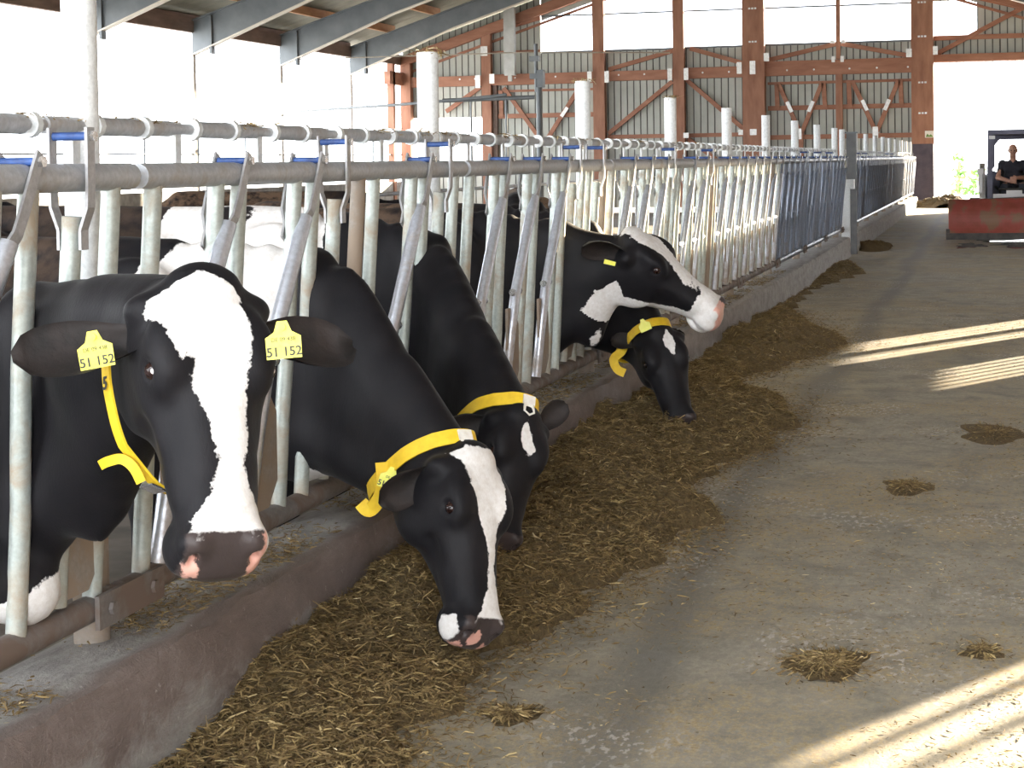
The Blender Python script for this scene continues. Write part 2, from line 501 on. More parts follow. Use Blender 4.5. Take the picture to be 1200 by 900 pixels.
# corrugated cladding sheets: base board plus raised ribs, one sheet object per bay
def sheet(x0, x1, zb, ztf):
    m = MB()
    step = 0.207
    n = max(1, int(round((x1 - x0) / step)))
    w = (x1 - x0) / n
    for k in range(n):
        a, c = x0 + k * w, x0 + (k + 1) * w
        za, zc = ztf(a), ztf(c)
        # pan
        g = 0.018
        m.prism([(a + g, zb), (c - g, zb), (c - g, zc), (a + g, za)], 1, 0.02, 0.05)
        m.cur = 1
        m.prism([(a - g, zb), (a + g, zb), (a + g, za), (a - g, za)], 1, 0.045, 0.07)
        m.cur = 0
    return wpart('cladding_sheet', m, [M['siding'], M['joint']])
rz = lambda x: roof_z(x) + 0.27
for (xa, xb) in [(-13.4, RIDGE_X), (0.0, RIDGE_X)]:
    m = MB(); m.prism([(xa, roof_z(xa) - .47), (xb, roof_z(xb) - .47), (xb, roof_z(xb) + .28), (xa, roof_z(xa) + .28)], 1, 0.03, 0.06); wpart('gable_strip', m, M['siding'])
for (x0, x1, zb, zt) in [(-17.95, -16.4, 2.9, None), (-16.4, -14.95, 2.9, None), (-14.95, -13.4, 0.0, None),
                         (-13.4, -11.5, 0, 4.86), (-11.5, -9.05, 0, 4.86), (-9.05, -6.7, 0, 4.88), (-6.7, -4.2, 0, 4.9),
                         (-4.2, -1.8, 0, 4.9), (-1.8, -0.2, 4.2, 4.9), (-0.2, 1.7, 4.2, None), (1.7, 4.6, 4.2, None), (3.6, 4.6, 0.0, 4.2)]:
    sheet(x0, x1, zb, (lambda x: rz(x)) if zt is None else (lambda x, t=zt: t))
# low part of the leftmost bay (bright, opening above a low board wall)
sheet(-17.95, -14.95, 0.0, lambda x: 1.25)
# gable field above the windows
for (x0, x1) in [(-13.4, -11.5), (-1.8, -0.2)]:
    pass
def beam(x0, x1, z0, z1, d0=-0.22, d1=0.0, mat='wood_h', name='beam'):
    m = MB(); m.box((x0, d0, z0), (x1, d1, z1)); wpart(name, m, M[mat])
for x0, x1, z0, z1 in [(-17.62, -15.28, 3.88, 4.2), (-14.98, -11.7, 3.88, 4.22), (-11.34, -9.2, 3.92, 4.22), (-8.86, -7.07, 3.93, 4.26), (-6.41, -2.1, 3.94, 4.38), (-1.46, 4.3, 4.22, 4.44)]:
    beam(x0, x1, z0, z1)
for x0, x1, z0, z1 in [(-6.35, -4.32, 3.68, 3.76), (-4.12, -2.1, 3.68, 3.76), (-6.35, -4.32, 2.90, 3.04), (-4.12, -2.1, 2.90, 3.04), (-6.35, -4.32, 2.02, 2.16), (-4.12, -2.1, 2.02, 2.16),
                       (-11.3, -9.2, 2.14, 2.26), (-8.86, -7.07, 2.14, 2.26), (-14.8, -11.7, 2.84, 2.98), (-14.8, -11.7, 3.66, 3.73), (-14.98, -13.4, 4.88, 4.96), (-1.46, 4.3, 4.86, 5.0)]:
    beam(x0, x1, z0, z1, -0.10, 0.0, name='rail')
def brace(p, q, w=0.13, d=-0.1):
    m = MB(); m.bar((p[0], d, p[1]), (q[0], d, q[1]), 0.08, w, up=(0.01, 0, 1)); wpart('brace', m, M['wood_h'])
for p, q in [((-15.35, 3.85), (-16.5, 3.1)), ((-14.6, 3.8), (-13.5, 2.25)), ((-12.1, 3.85), (-13.2, 2.2)), ((-11.27, 2.3), (-9.25, 3.86)), ((-11.24, 4.28), (-9.2, 4.8)),
             ((-8.82, 3.9), (-7.08, 2.36)), ((-8.7, 4.85), (-7.1, 4.36)), ((-6.35, 4.42), (-4.3, 4.85)), ((-4.15, 4.85), (-2.1, 4.42)),
             ((-6.02, 3.7), (-5.38, 2.2)), ((-4.72, 3.7), (-5.35, 2.2)), ((-3.82, 3.7), (-3.15, 2.2)), ((-2.48, 3.7), (-3.13, 2.2)),
             ((-6.08, 3.7), (-6.06, 2.95)), ((-4.68, 3.7), (-4.64, 2.95)), ((-3.93, 3.7), (-3.91, 2.95)), ((-2.42, 3.7), (-2.4, 2.95)),
             ((-5.36, 2.2), (-5.36, 1.4)), ((-14.98, 5.55), (-13.4, 5.95)), ((-1.4, 4.45), (1.6, 6.0)), ((-0.3, 6.1), (1.4, 5.65)), ((-8.8, 2.1), (-7.6, 1.2)), ((-14.7, 3.7), (-14.68, 2.9))]:
    brace(p, q)
# galvanised connector plates
pl = MB()
for x, z, w, h in [(-15.36, 4.0, .16, .4), (-14.9, 4.08, .16, .3), (-11.78, 4.06, .14, .32), (-11.24, 4.04, .14, .36), (-9.28, 4.06, .14, .36), (-8.78, 4.06, .14, .36), (-7.16, 4.2, .15, .35), (-6.76, 4.2, .17, .4), (-6.34, 4.5, .16, .25),
                   (-4.36, 4.38, .1, .18), (-4.1, 4.38, .1, .18), (-2.16, 4.5, .16, .25), (-1.4, 4.55, .14, .25), (-4.38, 4.9, .14, .1), (-4.06, 4.9, .12, .1), (-7.14, 2.26, .14, .16), (-6.76, 2.26, .2, .18), (-8.8, 2.2, .16, .16),
                   (-3.15, 2.18, .16, .34), (-5.37, 2.18, .1, .32), (-15.14, 4.95, .22, .3)]:
    pl.box((x - w / 2, -0.42, z - h / 2), (x + w / 2, -0.405, z + h / 2))
wpart('connector_plates', pl, M['tinplate'])['kind'] = 'stuff'
for x, z, a in [(-5.7, 3.0, -66), (-5.06, 3.0, 66), (-3.47, 3.0, -66), (-2.82, 3.0, 66), (-12.65, 3.0, 55)]:
    m = MB(); d = Vector((math.cos(math.radians(a)), 0, math.sin(math.radians(a)))) * 0.17
    m.bar(Vector((x, -0.155, z)) - d, Vector((x, -0.155, z)) + d, 0.02, 0.11, up=(0.01, 0, 1)); wpart('splice_plate', m, M['tinplate'])
# white bolts along the beam and marks up the columns
bm_ = MB()
for x in [-17.0, -16.0, -15.5, -14.2, -12.9, -10.9, -10.1, -8.3, -7.5, -6.6, -5.75, -4.95, -3.9, -3.1, -2.2]:
    bm_.tube([(x, -0.23, 4.1), (x, -0.2, 4.1)], 0.03, 8)
for x in (-6.75, -1.78):
    for z in (5.95, 4.95, 3.6, 2.7):
        if x < -3 and z < 4.2: continue
        for k in range(3):
            bm_.box((x - 0.12 + k * 0.09, -0.415, z), (x - 0.06 + k * 0.09, -0.4, z + 0.05))
wpart('bolt_heads', bm_, M['tinplate'])['kind'] = 'stuff'
m = MB(); m.box((-1.72, -0.43, 2.0), (-1.46, -0.4, 2.2)); wpart('notice_board', m, M['white_plastic'])
m = MB(); m.prism([(-1.70, 2.02), (-1.48, 2.02), (-1.55, 2.1), (-1.6, 2.06), (-1.65, 2.12)], 1, -0.435, -0.43); wpart('notice_print', m, M['grass'])
# window panes and glazing bars of the gable
def gwin(n, poly, bars):
    w = thing('window_%d' % n, 'x', 'x', (0, WALL_Y, 0))
    del w['label']; del w['category']
    struct(w)
    m = MB(); m.prism(poly, 1, 0.02, 0.026); m.build('pane', M['pane'], w)
    for (x0, x1, z) in bars:
        q = MB(); q.box((x0, -0.03, z - 0.025), (x1, 0.03, z + 0.025)); q.build('glazing_bar', M['steel'], w)
    zs = [p[1] for p in poly]; xs = [p[0] for p in poly]
    q = MB(); q.box((min(xs), -0.04, min(zs) - 0.04), (max(xs), 0.05, min(zs) + 0.02)); q.build('sill_flashing', M['steel'], w)
gwin(1, [(-13.38, 4.88), (-11.7, 4.88), (-11.7, roof_z(-11.7) - .45), (-13.0, roof_z(-13.0) - .45), (-13.38, 6.0)], [(-13.38, -11.7, 6.0)])
gwin(2, [(-11.34, 4.88), (-9.2, 4.88), (-9.2, roof_z(-9.2) - .45), (-11.34, roof_z(-11.34) - .45)], [(-11.34, -9.2, 6.0)])
gwin(3, [(-8.86, 4.89), (-7.07, 4.89), (-7.07, 7.4), (-8.86, 7.2)], [(-8.86, -7.07, 6.0)])
gwin(4, [(-6.41, 4.9), (-4.3, 4.9), (-4.3, 7.2), (-6.41, 7.4)], [(-6.41, -4.3, 6.0)])
gwin(5, [(-4.17, 4.9), (-2.1, 4.9), (-2.1, 6.7), (-4.17, 7.2)], [(-4.17, -2.1, 6.0)])
gwin(6, [(-1.46, 4.92), (-0.22, 4.92), (-0.22, 6.0), (-1.46, 6.0)], [])
sheet(-1.46, -0.2, 6.02, lambda x: rz(x))
sheet(-13.38, -11.6, 0, lambda x: 0.01)

# rafter along the gable (timber) and under it nothing: sloped beam
for (xa, xb) in [(LEFT_X, RIDGE_X), (RIGHT_X, RIDGE_X)]:
    m = MB(); m.bar((xa, -0.2, roof_z(xa) - 0.16), (xb, -0.2, roof_z(xb) - 0.16), 0.25, 0.3, up=(0, 0, 1)); wpart('verge_rafter', m, M['wood_h'])
    m = MB(); m.bar((xa, 0.0, roof_z(xa) - 0.55), (xb, 0.0, roof_z(xb) - 0.55), 0.06, 0.08, up=(0, 0, 1)); wpart('trim_rafter', m, M['wood_h'])
# hanging grey cable duct in front of the wall
t = thing('cable_duct', 'grey metal duct hanging in front of the end wall left of the gable windows', 'duct', (-14.28, WALL_Y - 0.5, 4.16))
m = MB(); m.box((-0.17, -0.1, 0), (0.17, 0.1, 2.12)); m.build('duct_box', M['grit'], t)
m = MB(); m.box((-0.06, -0.06, -0.18), (0.06, 0.06, 0)); m.build('duct_outlet', M['grit'], t)
m = MB(); m.bar((-0.1, 0, 2.1), (-0.1, 0.3, 2.35), 0.04, 0.04); m.build('bracket', M['steel'], t)

# roof -------------------------------------------------------------------
ceil = thing('ceiling', 'x', 'x'); del ceil['label']; del ceil['category']; struct(ceil)
for (xa, xb, s_) in [(LEFT_X - 0.6, RIDGE_X, 1), (RIGHT_X + 0.6, RIDGE_X, -1)]:
    za = EAVE_Z + 0.1 - 0.6 * SLOPE + 0.30
    zb = roof_z(RIDGE_X) + 0.30
    for k in range(11):
        y0 = -4 + k * 5.4
        y1 = min(y0 + 5.4, WALL_Y + 0.4) - 0.015
        m = MB(); m.add([(xa, y0, za), (xb, y0, zb), (xb, y1, zb), (xa, y1, za), (xa, y0, za + 0.05), (xb, y0, zb + 0.05), (xb, y1, zb + 0.05), (xa, y1, za + 0.05)],
                        [(0, 3, 2, 1), (4, 5, 6, 7), (0, 1, 5, 4), (1, 2, 6, 5), (2, 3, 7, 6), (3, 0, 4, 7)])
        m.build('roof_sheet', M['roofing'], ceil)
    npur = 9
    for j in range(npur):
        x = xa + s_ * (0.35 + j * 1.4)
        if (x - RIDGE_X) * s_ > -0.15: break
        for k in range(10):
            y0 = 0.5 + k * 5.4 - 4.3
            y1 = y0 + 5.4
            if y1 > WALL_Y + 0.5: y1 = WALL_Y
            z = za + (x - xa) * s_ * SLOPE
            m = MB(); m.bar((x, y0, z - 0.12), (x, y1 - 0.01, z - 0.12), 0.10, 0.22); m.build('purlin', M['purlin_d' if j == 0 else 'purlin'], ceil)
# eave beam / gutter board on the left, dark purplish
for k in range(11):
    y0 = -4 + k * 5.4
    m = MB(); m.box((LEFT_X - 0.1, y0, 4.6), (LEFT_X + 0.05, min(y0 + 5.4, WALL_Y) - 0.01, 4.92)); m.build('eave_board', M['purlin_d'], ceil)
    m = MB(); m.box((RIGHT_X - 0.05, y0, 4.66), (RIGHT_X + 0.1, min(y0 + 5.4, WALL_Y) - 0.01, 4.92)); m.build('eave_board', M['purlin_d'], ceil)
FRAMES_Y = [WALL_Y - 4.95 - 5.38 * k for k in range(10)]
for fi, y in enumerate(FRAMES_Y):
    for (xa, s_) in [(LEFT_X, 1), (RIGHT_X, -1)]:
        fr = thing('portal_frame', 'grey steel rafter and post on the %s side, %s from the end wall' % ('open left' if s_ > 0 else 'right', ['first', 'second', 'third', 'fourth', 'fifth', 'sixth', 'seventh', 'eighth', 'ninth', 'tenth'][fi]), 'roof frame', (xa, y, 0), 0, 'steel portal frames')
        run = (RIDGE_X - xa)
        z0 = roof_z(xa) + 0.02
        z1 = roof_z(RIDGE_X) + 0.02
        m = MB()
        # tapered web: deep at the eave
        m.prism([(0, z0), (run, z1), (run, z1 - 0.55), (s_ * 3.2, roof_z(xa + s_ * 3.2) - 0.52), (0, z0 - 0.78)], 1, -0.02, 0.02)
        m.build('rafter_web', M['steel'], fr)
        m = MB(); m.bar((0, 0, z0 - 0.80), (s_ * 3.2, 0, roof_z(xa + s_ * 3.2) - 0.54), 0.22, 0.03); m.bar((s_ * 3.2, 0, roof_z(xa + s_ * 3.2) - 0.54), (run, 0, z1 - 0.57), 0.22, 0.03)
        m.build('bottom_flange', M['flange'], fr)
        m = MB(); m.bar((0, 0, z0), (run, 0, z1), 0.22, 0.03); m.build('top_flange', M['steel'], fr)
        m = MB(); m.box((s_ * 0.5 - 0.03, -0.1, z0 - 0.78), (s_ * 0.5 + 0.03, 0.1, z0 + 0.1)); m.build('stiffener', M['steel'], fr)
        m = MB(); m.box((-0.05, -0.07, -0.2), (0.05, 0.07, z0 - 0.78)); m.build('post', M['steel'] if s_ < 0 else M['flange'], fr)
# thin tie wire across the frames
t = thing('tie_wire', 'thin pale wire stretched across under the roof frames near the end wall', 'wire')
MB().tube([(-17.6, 44.3, 4.25), (-12, 47, 4.42), (-8.5, 49.6, 4.45)], 0.018, 6).build('wire', M['flange'], t)

# left long side: low wall and open side with thin rails ---------------------
wl = thing('wall_left', 'x', 'x'); del wl['label']; del wl['category']; struct(wl)
m = MB(); m.box((LEFT_X - 0.15, -4, -0.4), (LEFT_X + 0.05, WALL_Y, 0.9)); m.build('low_wall', M['concrete'], wl)
for z in (1.75, 2.35):
    m = MB(); m.tube([(LEFT_X, 27, z), (LEFT_X, WALL_Y, z)], 0.02, 6); m.build('side_rail', M['steel'], wl)
for y in (36.2, 39.0, 41.8, 47.0, 51.5):
    m = MB(); m.tube([(LEFT_X, y, 0.9), (LEFT_X, y, 2.35)], 0.025, 6); m.build('side_upright', M['steel'], wl)
m = MB(); m.box((LEFT_X - 0.1, WALL_Y - 1.3, 0), (LEFT_X + 0.1, WALL_Y - 1.1, 4.6)); m.build('side_post', M['wood'], wl)
m = MB(); m.box((LEFT_X - 0.1, 52.9, 3.95), (LEFT_X + 0.1, WALL_Y, 4.35)); m.build('side_beam', M['wood_h'], wl)

# right long side (outside the frame): boards with the openings that let the low sun in
wr = thing('wall_right', 'x', 'x'); del wr['label']; del wr['category']; struct(wr)
def sun_shift(px, py, pz):
    """point on the right wall that a ray through (px,py,pz) comes from"""
    L = (RIGHT_X - px) / SUN_AZ.x
    return py + L * SUN_AZ.y, pz + L * math.tan(SUN_EL)
openings = []           # (y0,y1,z0,z1)
def rwall_segment(y0, y1, z0, z1):
    m = MB(); m.box((RIGHT_X - 0.03, y0, z0), (RIGHT_X + 0.03, y1, z1)); m.build('board_panel', M['boards'], wr)
# 1: upper slot that lights the fence between Y 8.4 and 17.9
ya, za = sun_shift(-1.98, 8.3, 0.80)
yb, zb = sun_shift(-1.98, 17.6, 1.35)
openings.append((ya, yb, za, zb))
# 2: slats near the camera
y_, z_ = sun_shift(-0.45, 4.2, 0.0)
s1 = (sun_shift(0.09, 3.6, 0)[0], sun_shift(0.09, 5.23, 0)[0], 0.9, z_)
openings.append(s1)
# 3 and 4: small windows further on
y3a = sun_shift(0.166, 14.45, 0)[0]; y3b = sun_shift(0.166, 16.0, 0)[0]; z3 = sun_shift(-1.0, 14.2, 0)[1]
s3 = (y3a, y3b, 0.9, z3); openings.append(s3)
y4a = sun_shift(0.166, 12.0, 0)[0]; y4b = sun_shift(0.166, 13.15, 0)[0]; z4 = sun_shift(-0.3, 12.3, 0)[1]
s4 = (y4a, y4b, 0.9, z4); openings.append(s4)
ys = sorted(set([-4.0, WALL_Y] + [o[0] for o in openings] + [o[1] for o in openings]))
for a, c in zip(ys[:-1], ys[1:]):
    mid = (a + c) / 2
    cuts = sorted([(o[2], o[3]) for o in openings if o[0] < mid < o[1]])
    z = -0.4
    n = max(1, int((c - a) / 2.5))
    for k in range(n):
        p, q = a + (c - a) * k / n, a + (c - a) * (k + 1) / n
        z = -0.4
        for (l, h) in cuts:
            rwall_segment(p, q, z, l); z = h
        if z < 4.64: rwall_segment(p, q, z, 4.64)
def slats(o, cuts):
    for (a, c) in cuts:
        m = MB(); m.box((RIGHT_X - 0.01, a, o[2]), (RIGHT_X + 0.01, c, o[3])); m.build('slat', M['boards'], wr)
def yo(v): return sun_shift(0.09, v, 0)[0]
slats(s1, [(yo(4.975), yo(5.075)), (yo(4.655), yo(4.74)), (yo(4.2), yo(4.28)), (yo(3.85), yo(3.93))])
slats(s3, [(s3[0] + 0.15 + 0.2 * k, s3[0] + 0.21 + 0.2 * k) for k in range(7)])
slats(s4, [(s4[0] + 0.12 + 0.2 * k, s4[0] + 0.22 + 0.2 * k) for k in range(5)])

# ================================================================== CURB
def curb(y0, y1, label, seed):
    rng = np.random.default_rng(seed)
    n = int((y1 - y0) / 0.12) + 1
    ysn = np.linspace(y0, y1, n)
    prof = [(-2.22, -0.2), (-2.22, 0.265), (-2.12, 0.285), (-2.0, 0.283), (-1.945, 0.283), (-1.92, 0.274), (-1.915, 0.24), (-1.91, 0.15), (-1.905, 0.08), (-1.90, -0.02)]
    V = []
    for y in ysn:
        for k, (x, z) in enumerate(prof):
            j = 0.006 if 2 < k < 9 else 0.0
            V.append((x + rng.normal(0, j), y, z + rng.normal(0, j * 0.7)))
    P = len(prof)
    Fq = [(i * P + k, i * P + k + 1, (i + 1) * P + k + 1, (i + 1) * P + k) for i in range(n - 1) for k in range(P - 1)]
    mb = MB(); mb.add(V, Fq + [tuple(range(P)), tuple((n - 1) * P + k for k in range(P - 1, -1, -1))])
    o = mb.build('feed_curb', M['curb'], None, True)
    tag(o, label, 'curb')
    return o
curb(-1.0, 26.4, 'long brown-stained concrete feed curb under the nearer row of headlocks', 1)
curb(27.6, 53.2, 'grey concrete feed curb under the far closed row of headlocks', 2)
b = MB(); b.box((-2.25, 26.42, -0.3), (-1.93, 27.58, 0.0)); struct(b.build('trim_1', M['concrete']))

# ================================================================== FENCE
RAIL_X, RAIL_Z = -1.98, 1.412
PIPE_X, PIPE_Z = -2.05, 0.395
def fx(z):      # X of the leaning fence plane at height z
    return PIPE_X + (RAIL_X - PIPE_X) * (z - PIPE_Z) / (RAIL_Z - PIPE_Z)
POST0, PITCH = 3.93, 0.56
# meshes shared by all panels, local origin at the panel's first post
def tube_mesh(name, pts, r, mat, n=12):
    return MB().tube(pts, r, n).mesh(name, mat, True)
ME = {}
ME['rail'] = tube_mesh('top_rail', [(RAIL_X, 0.02, RAIL_Z), (RAIL_X, 2.78, RAIL_Z)], 0.032, M['galv_top'], 16)
ME['pipe'] = tube_mesh('bottom_rail', [(PIPE_X, 0.02, PIPE_Z), (PIPE_X, 2.78, PIPE_Z)], 0.033, M['galv_low'], 16)
def up_pts(bend):
    return [(fx(1.39), 0, 1.39), (fx(1.0), 0, 1.0), (fx(0.82), bend * 0.5, 0.82), (fx(0.7), bend, 0.70), (fx(0.42), bend, 0.41)]
ME['up_a'] = tube_mesh('upright_tube', up_pts(-0.012), 0.023, M['galv'])
ME['up_b'] = tube_mesh('upright_tube', up_pts(0.02), 0.023, M['galv'])
ME['up_dirty'] = tube_mesh('upright_tube', up_pts(0.0), 0.025, M['plate'])
def pivot_meshes(kind):
    top = 0.0 if kind == 'shut' else 0.24
    zt = 1.325 if kind == 'shut' else 1.28
    zp = 0.87
    bot = 0.0 if kind == 'shut' else -0.10
    x = lambda z: fx(z) + (0.0 if kind == 'shut' else 0.028)
    tb = MB().tube([(x(zt), top, zt), (x(zp), 0.0, zp), (x(0.66), bot * 0.6, 0.66), (x(0.44), bot, 0.44)], 0.0235, 12).mesh('locking_tube', M['galv_pol' if kind == 'open' else 'galv'], True)
    # stop plate at the foot
    y0 = bot
    pm = MB().prism([(y0 + 0.01, 0.45), (y0 + 0.12, 0.45), (y0 + 0.19, 0.52), (y0 + 0.19, 0.72), (y0 + 0.12, 0.80), (y0 + 0.01, 0.80)], 0, x(0.6) - 0.006, x(0.6) + 0.006).mesh('stop_plate', M['plate'])
    # two strap arms clasping the top rail, joggled
    d = Vector((0, top, zt - zp)).normalized() if kind != 'shut' else Vector((0, 0, 1))
    def arm(sx):
        pts = []
        for s_, off in ((-0.075, 0.027), (-0.03, 0.027), (0.02, 0.045), (0.07, 0.047), ((0.20 if kind == 'shut' else 0.215), 0.047)):
            p = Vector((fx(zt) + sx * off, top, zt)) + d * s_
            pts.append(p)
        m = MB()
        for a, c in zip(pts[:-1], pts[1:]):
            m.bar(a, c, 0.034, 0.007, up=(1, 0, 0))
        return m.mesh('strap_arm', M['strap'])
    a1, a2 = arm(1), arm(-1)
    tp = Vector((fx(zt), top, zt)) + d * (0.18 if kind == 'shut' else 0.195)
    rl = MB().tube([tp + Vector((-0.042, 0, 0)), tp + Vector((0.042, 0, 0))], 0.010, 10).mesh('blue_roller', M['blue'], True)
    bl = MB()
    bl.tube([tp + Vector((0.045, 0, 0)), tp + Vector((0.062, 0, 0))], 0.013, 6)
    bl = bl.mesh('bolt', M['bolt'], True)
    pv = MB()
    pvs = []
    for sy in (-1, 1):
        pv = MB()
        pv.tube([(x(zp), sy * 0.022, zp), (x(zp), sy * 0.049, zp), (x(zp), sy * 0.05, zp), (x(zp), sy * 0.058, zp)], [0.009, 0.009, 0.016, 0.016], 8)
        pvs.append(pv.mesh('pivot_bolt', M['bolt'], True))
    return dict(tube=tb, plate=pm, a1=a1, a2=a2, roller=rl, bolt=bl, pivot=pvs)
PM = {k: pivot_meshes(k) for k in ('shut', 'open')}
def shaded_copy(me):
    c = me.copy(); c.materials.clear(); c.materials.append(M['galv_shade']); return c
MEF = {k: shaded_copy(v) for k, v in ME.items()}
PMF = {k: {n: ([shaded_copy(x) for x in v] if isinstance(v, list) else (v if n in ('roller', 'bolt') else shaded_copy(v))) for n, v in d.items()} for k, d in PM.items()}
# closed locking tubes: the five cows that feed
SHUT = {(-1, 4), (0, 2), (0, 4), (1, 3), (1, 4)}
ORD = ['nearest the camera', 'second', 'third', 'fourth', 'fifth', 'sixth', 'seventh', 'eighth', 'ninth']
near_lab = {-1: 'galvanised headlock fence panel cut by the left edge, with the cow looking at the camera',
            0: 'galvanised headlock fence panel behind the two near feeding cows with yellow collars',
            1: 'galvanised headlock fence panel where the side-facing cow with a white blaze looks out',
            2: 'sunlit headlock fence panel just beyond the side-facing cow',
            3: 'sunlit headlock fence panel, second beyond the side-facing cow',
            4: 'headlock fence panel, third beyond the side-facing cow',
            5: 'headlock fence panel, fourth beyond the side-facing cow',
            6: 'headlock fence panel, third before the gate post of the nearer row',
            7: 'headlock fence panel next to the gate post in the nearer row'}
def panel(k, y0, label, group, n_place=5, scale_y=1.0):
    root = thing('headlock_panel', label, 'fence panel', (0, y0, 0), 0, group)
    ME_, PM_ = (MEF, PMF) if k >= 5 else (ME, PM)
    link('top_rail', ME_['rail'], root)
    link('bottom_rail', ME_['pipe'], root)
    for i in range(6):
        ps = [0.11] if i == 0 else ([-0.11] if i == 5 else [-0.075, 0.075])
        for q in ps:
            link('upright_tube', ME_['up_dirty'] if (k * 5 + i) % 7 == 3 and q < 0 else (ME_['up_b'] if q > 0 else ME_['up_a']), root, (0, i * PITCH + q, 0))
    for i in range(5):
        st = 'shut' if (k, i) in SHUT or (k > 1 and (k * 3 + i * 5) % 7 == 0) else 'open'
        mset = PM_[st]
        yy = i * PITCH + 0.27
        lt = link('locking_tube', mset['tube'], root, (0, yy, 0))
        link('stop_plate', mset['plate'], lt)
        link('strap_arm', mset['a1'], lt)
        link('strap_arm', mset['a2'], lt)
        link('blue_roller', mset['roller'], lt)
        link('bolt', mset['bolt'], lt)
        for pvm in mset['pivot']: link('pivot_bolt', pvm, lt)
    return root
for k in range(-1, 8):
    panel(k, POST0 + 2.8 * k, near_lab[k], None)
far_names = ['first', 'second', 'third', 'fourth', 'fifth', 'sixth', 'seventh', 'eighth', 'ninth']
for j in range(9):
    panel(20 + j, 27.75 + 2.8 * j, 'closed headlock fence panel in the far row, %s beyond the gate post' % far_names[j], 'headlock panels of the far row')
# posts
post_me = MB().tube([(0, 0, 0.62), (0, 0, 1.87)], 0.043, 16).mesh('post_tube', M['post'], True)
foot_me = MB().tube([(0, 0, 0.2), (0, 0, 0.62)], 0.044, 16).mesh('post_foot', M['plate'], True)
ring_me = MB().tube([(0, 0, -0.02), (0, 0, 0.02)], 0.055, 16).mesh('clamp_ring', M['strap'], True)
br_me = MB().box((0.0, -0.17, PIPE_Z - 0.04), (0.012, 0.17, PIPE_Z + 0.04)).mesh('joint_bracket', M['galv_low'])
bolt2 = MB().tube([(0.012, 0, 0), (0.022, 0, 0)], 0.016, 6).mesh('bolt', M['galv_low'])
POST_X = -2.115
plab = ['tall white-lit fence post behind the ears of the cow looking at the camera', 'white fence post with straw on top, second from the left', 'white fence post with straw on top, third from the left',
        'bright fence post, fourth from the left before the timber column', 'fence post, fifth from the left, beside the widest timber column', 'fence post, sixth from the left, before the sliding doors', 'fence post, seventh from the left',
        'fence post, eighth from the left', 'last slim fence post before the gate post']
straw_top = []
for k in range(9):
    y = POST0 + 2.8 * k
    p = thing('fence_post', plab[k], 'post', (POST_X, y, 0))
    link('post_tube', post_me, p)
    link('post_foot', foot_me, p)
    link('clamp_ring', ring_me, p, (0, 0, RAIL_Z))
    br = link('joint_bracket', br_me, p, (PIPE_X + 0.035 - POST_X, 0, 0))
    for q in (-0.11, 0.11): link('bolt', bolt2, br, (0, q, PIPE_Z))
    straw_top.append((POST_X, y, 1.87))
for j in range(10):
    y = 27.75 + 2.8 * j
    p = thing('fence_post', 'grey fence post in the far row, %s beyond the gate post' % (far_names + ['tenth'])[j], 'post', (POST_X, y, 0), 0, 'posts of the far row')
    link('post_tube', post_me, p)
    link('post_foot', foot_me, p)
    link('clamp_ring', ring_me, p, (0, 0, RAIL_Z))
p = thing('gate_post', 'thick dark grey gate post standing between the two rows of headlocks', 'post', (-1.93, 27.1, 0))
m = MB(); m.box((-0.07, -0.07, -0.05), (0.07, 0.07, 1.80)); m.build('post_box', M['gatepost'], p)
m = MB(); m.box((-0.09, -0.09, 1.80), (0.09, 0.09, 1.82)); m.build('post_cap', M['steel'], p)
p = thing('gate_stub', 'short whitish steel stub with a latch beside the thick gate post', 'post', (-1.98, 26.55, 0))
m = MB(); m.box((-0.06, -0.05, -0.05), (0.06, 0.05, 1.12)); m.build('stub_box', M['post'], p)
m = MB(); m.box((-0.05, -0.02, 0.98), (0.12, 0.2, 1.12)); m.build('latch', M['post'], p)

# control rod with sleeves, hangers and clinging straw
def control_rod(y0, y1, label, sleeves=True):
    t = thing('control_rod', label, 'rod', (-2.1, y0, 1.535))
    L = y1 - y0
    MB().tube([(0, 0, 0), (0, L, 0)], 0.0145, 10).build('rod', M['galv_top'], t, True)
    n = int(L / PITCH)
    rng = random.Random(3)
    sl = [MB().tube([(0, -0.12, 0), (0, -0.115, 0.0), (0, 0.115, 0), (0, 0.12, 0)], [0.018, 0.023, 0.023, 0.018], 12).mesh('sleeve', M['galv_top'], True),
          MB().tube([(0, -0.07, 0), (0, 0.07, 0)], 0.021, 12).mesh('sleeve', M['galv_top'], True)]
    cl = MB().tube([(0, -0.012, 0), (0, 0.012, 0)], 0.031, 12).mesh('clamp', M['post'], True)
    hg = MB()
    hg.box((-0.004, -0.018, -0.125), (0.004, 0.018, 0.02))
    hg.box((-0.004, -0.018, -0.135), (0.10, 0.018, -0.125))
    hg = hg.mesh('hanger_plate', M['post'])
    for k in range(n):
        y = k * PITCH + (POST0 - 2.8 - y0) % PITCH
        link('sleeve', sl[0], t, (0, y + 0.16 + rng.uniform(-.02, .02), 0))
        link('sleeve', sl[1], t, (0, y + 0.40 + rng.uniform(-.03, .03), 0))
        link('clamp', cl, t, (0, y + 0.03, 0))
        link('clamp', cl, t, (0, y + 0.29, 0))
        link('hanger_plate', hg, t, (0.0, y + 0.5, 0))
    return t
control_rod(1.2, 26.3, 'thin control rod with sleeves running above the top rail of the nearer row')
control_rod(27.8, 52.9, 'thin control rod running above the top rail of the far row')
# ================================================================== COWS (implicit surfaces)
import openvdb as vdb
EYE = np.array([0, 0, 1.43])      # where a keeper stands: strap ends and tags hang facing the alley
def unit(v):
    v = np.asarray(v, float)
    return v / np.linalg.norm(v)

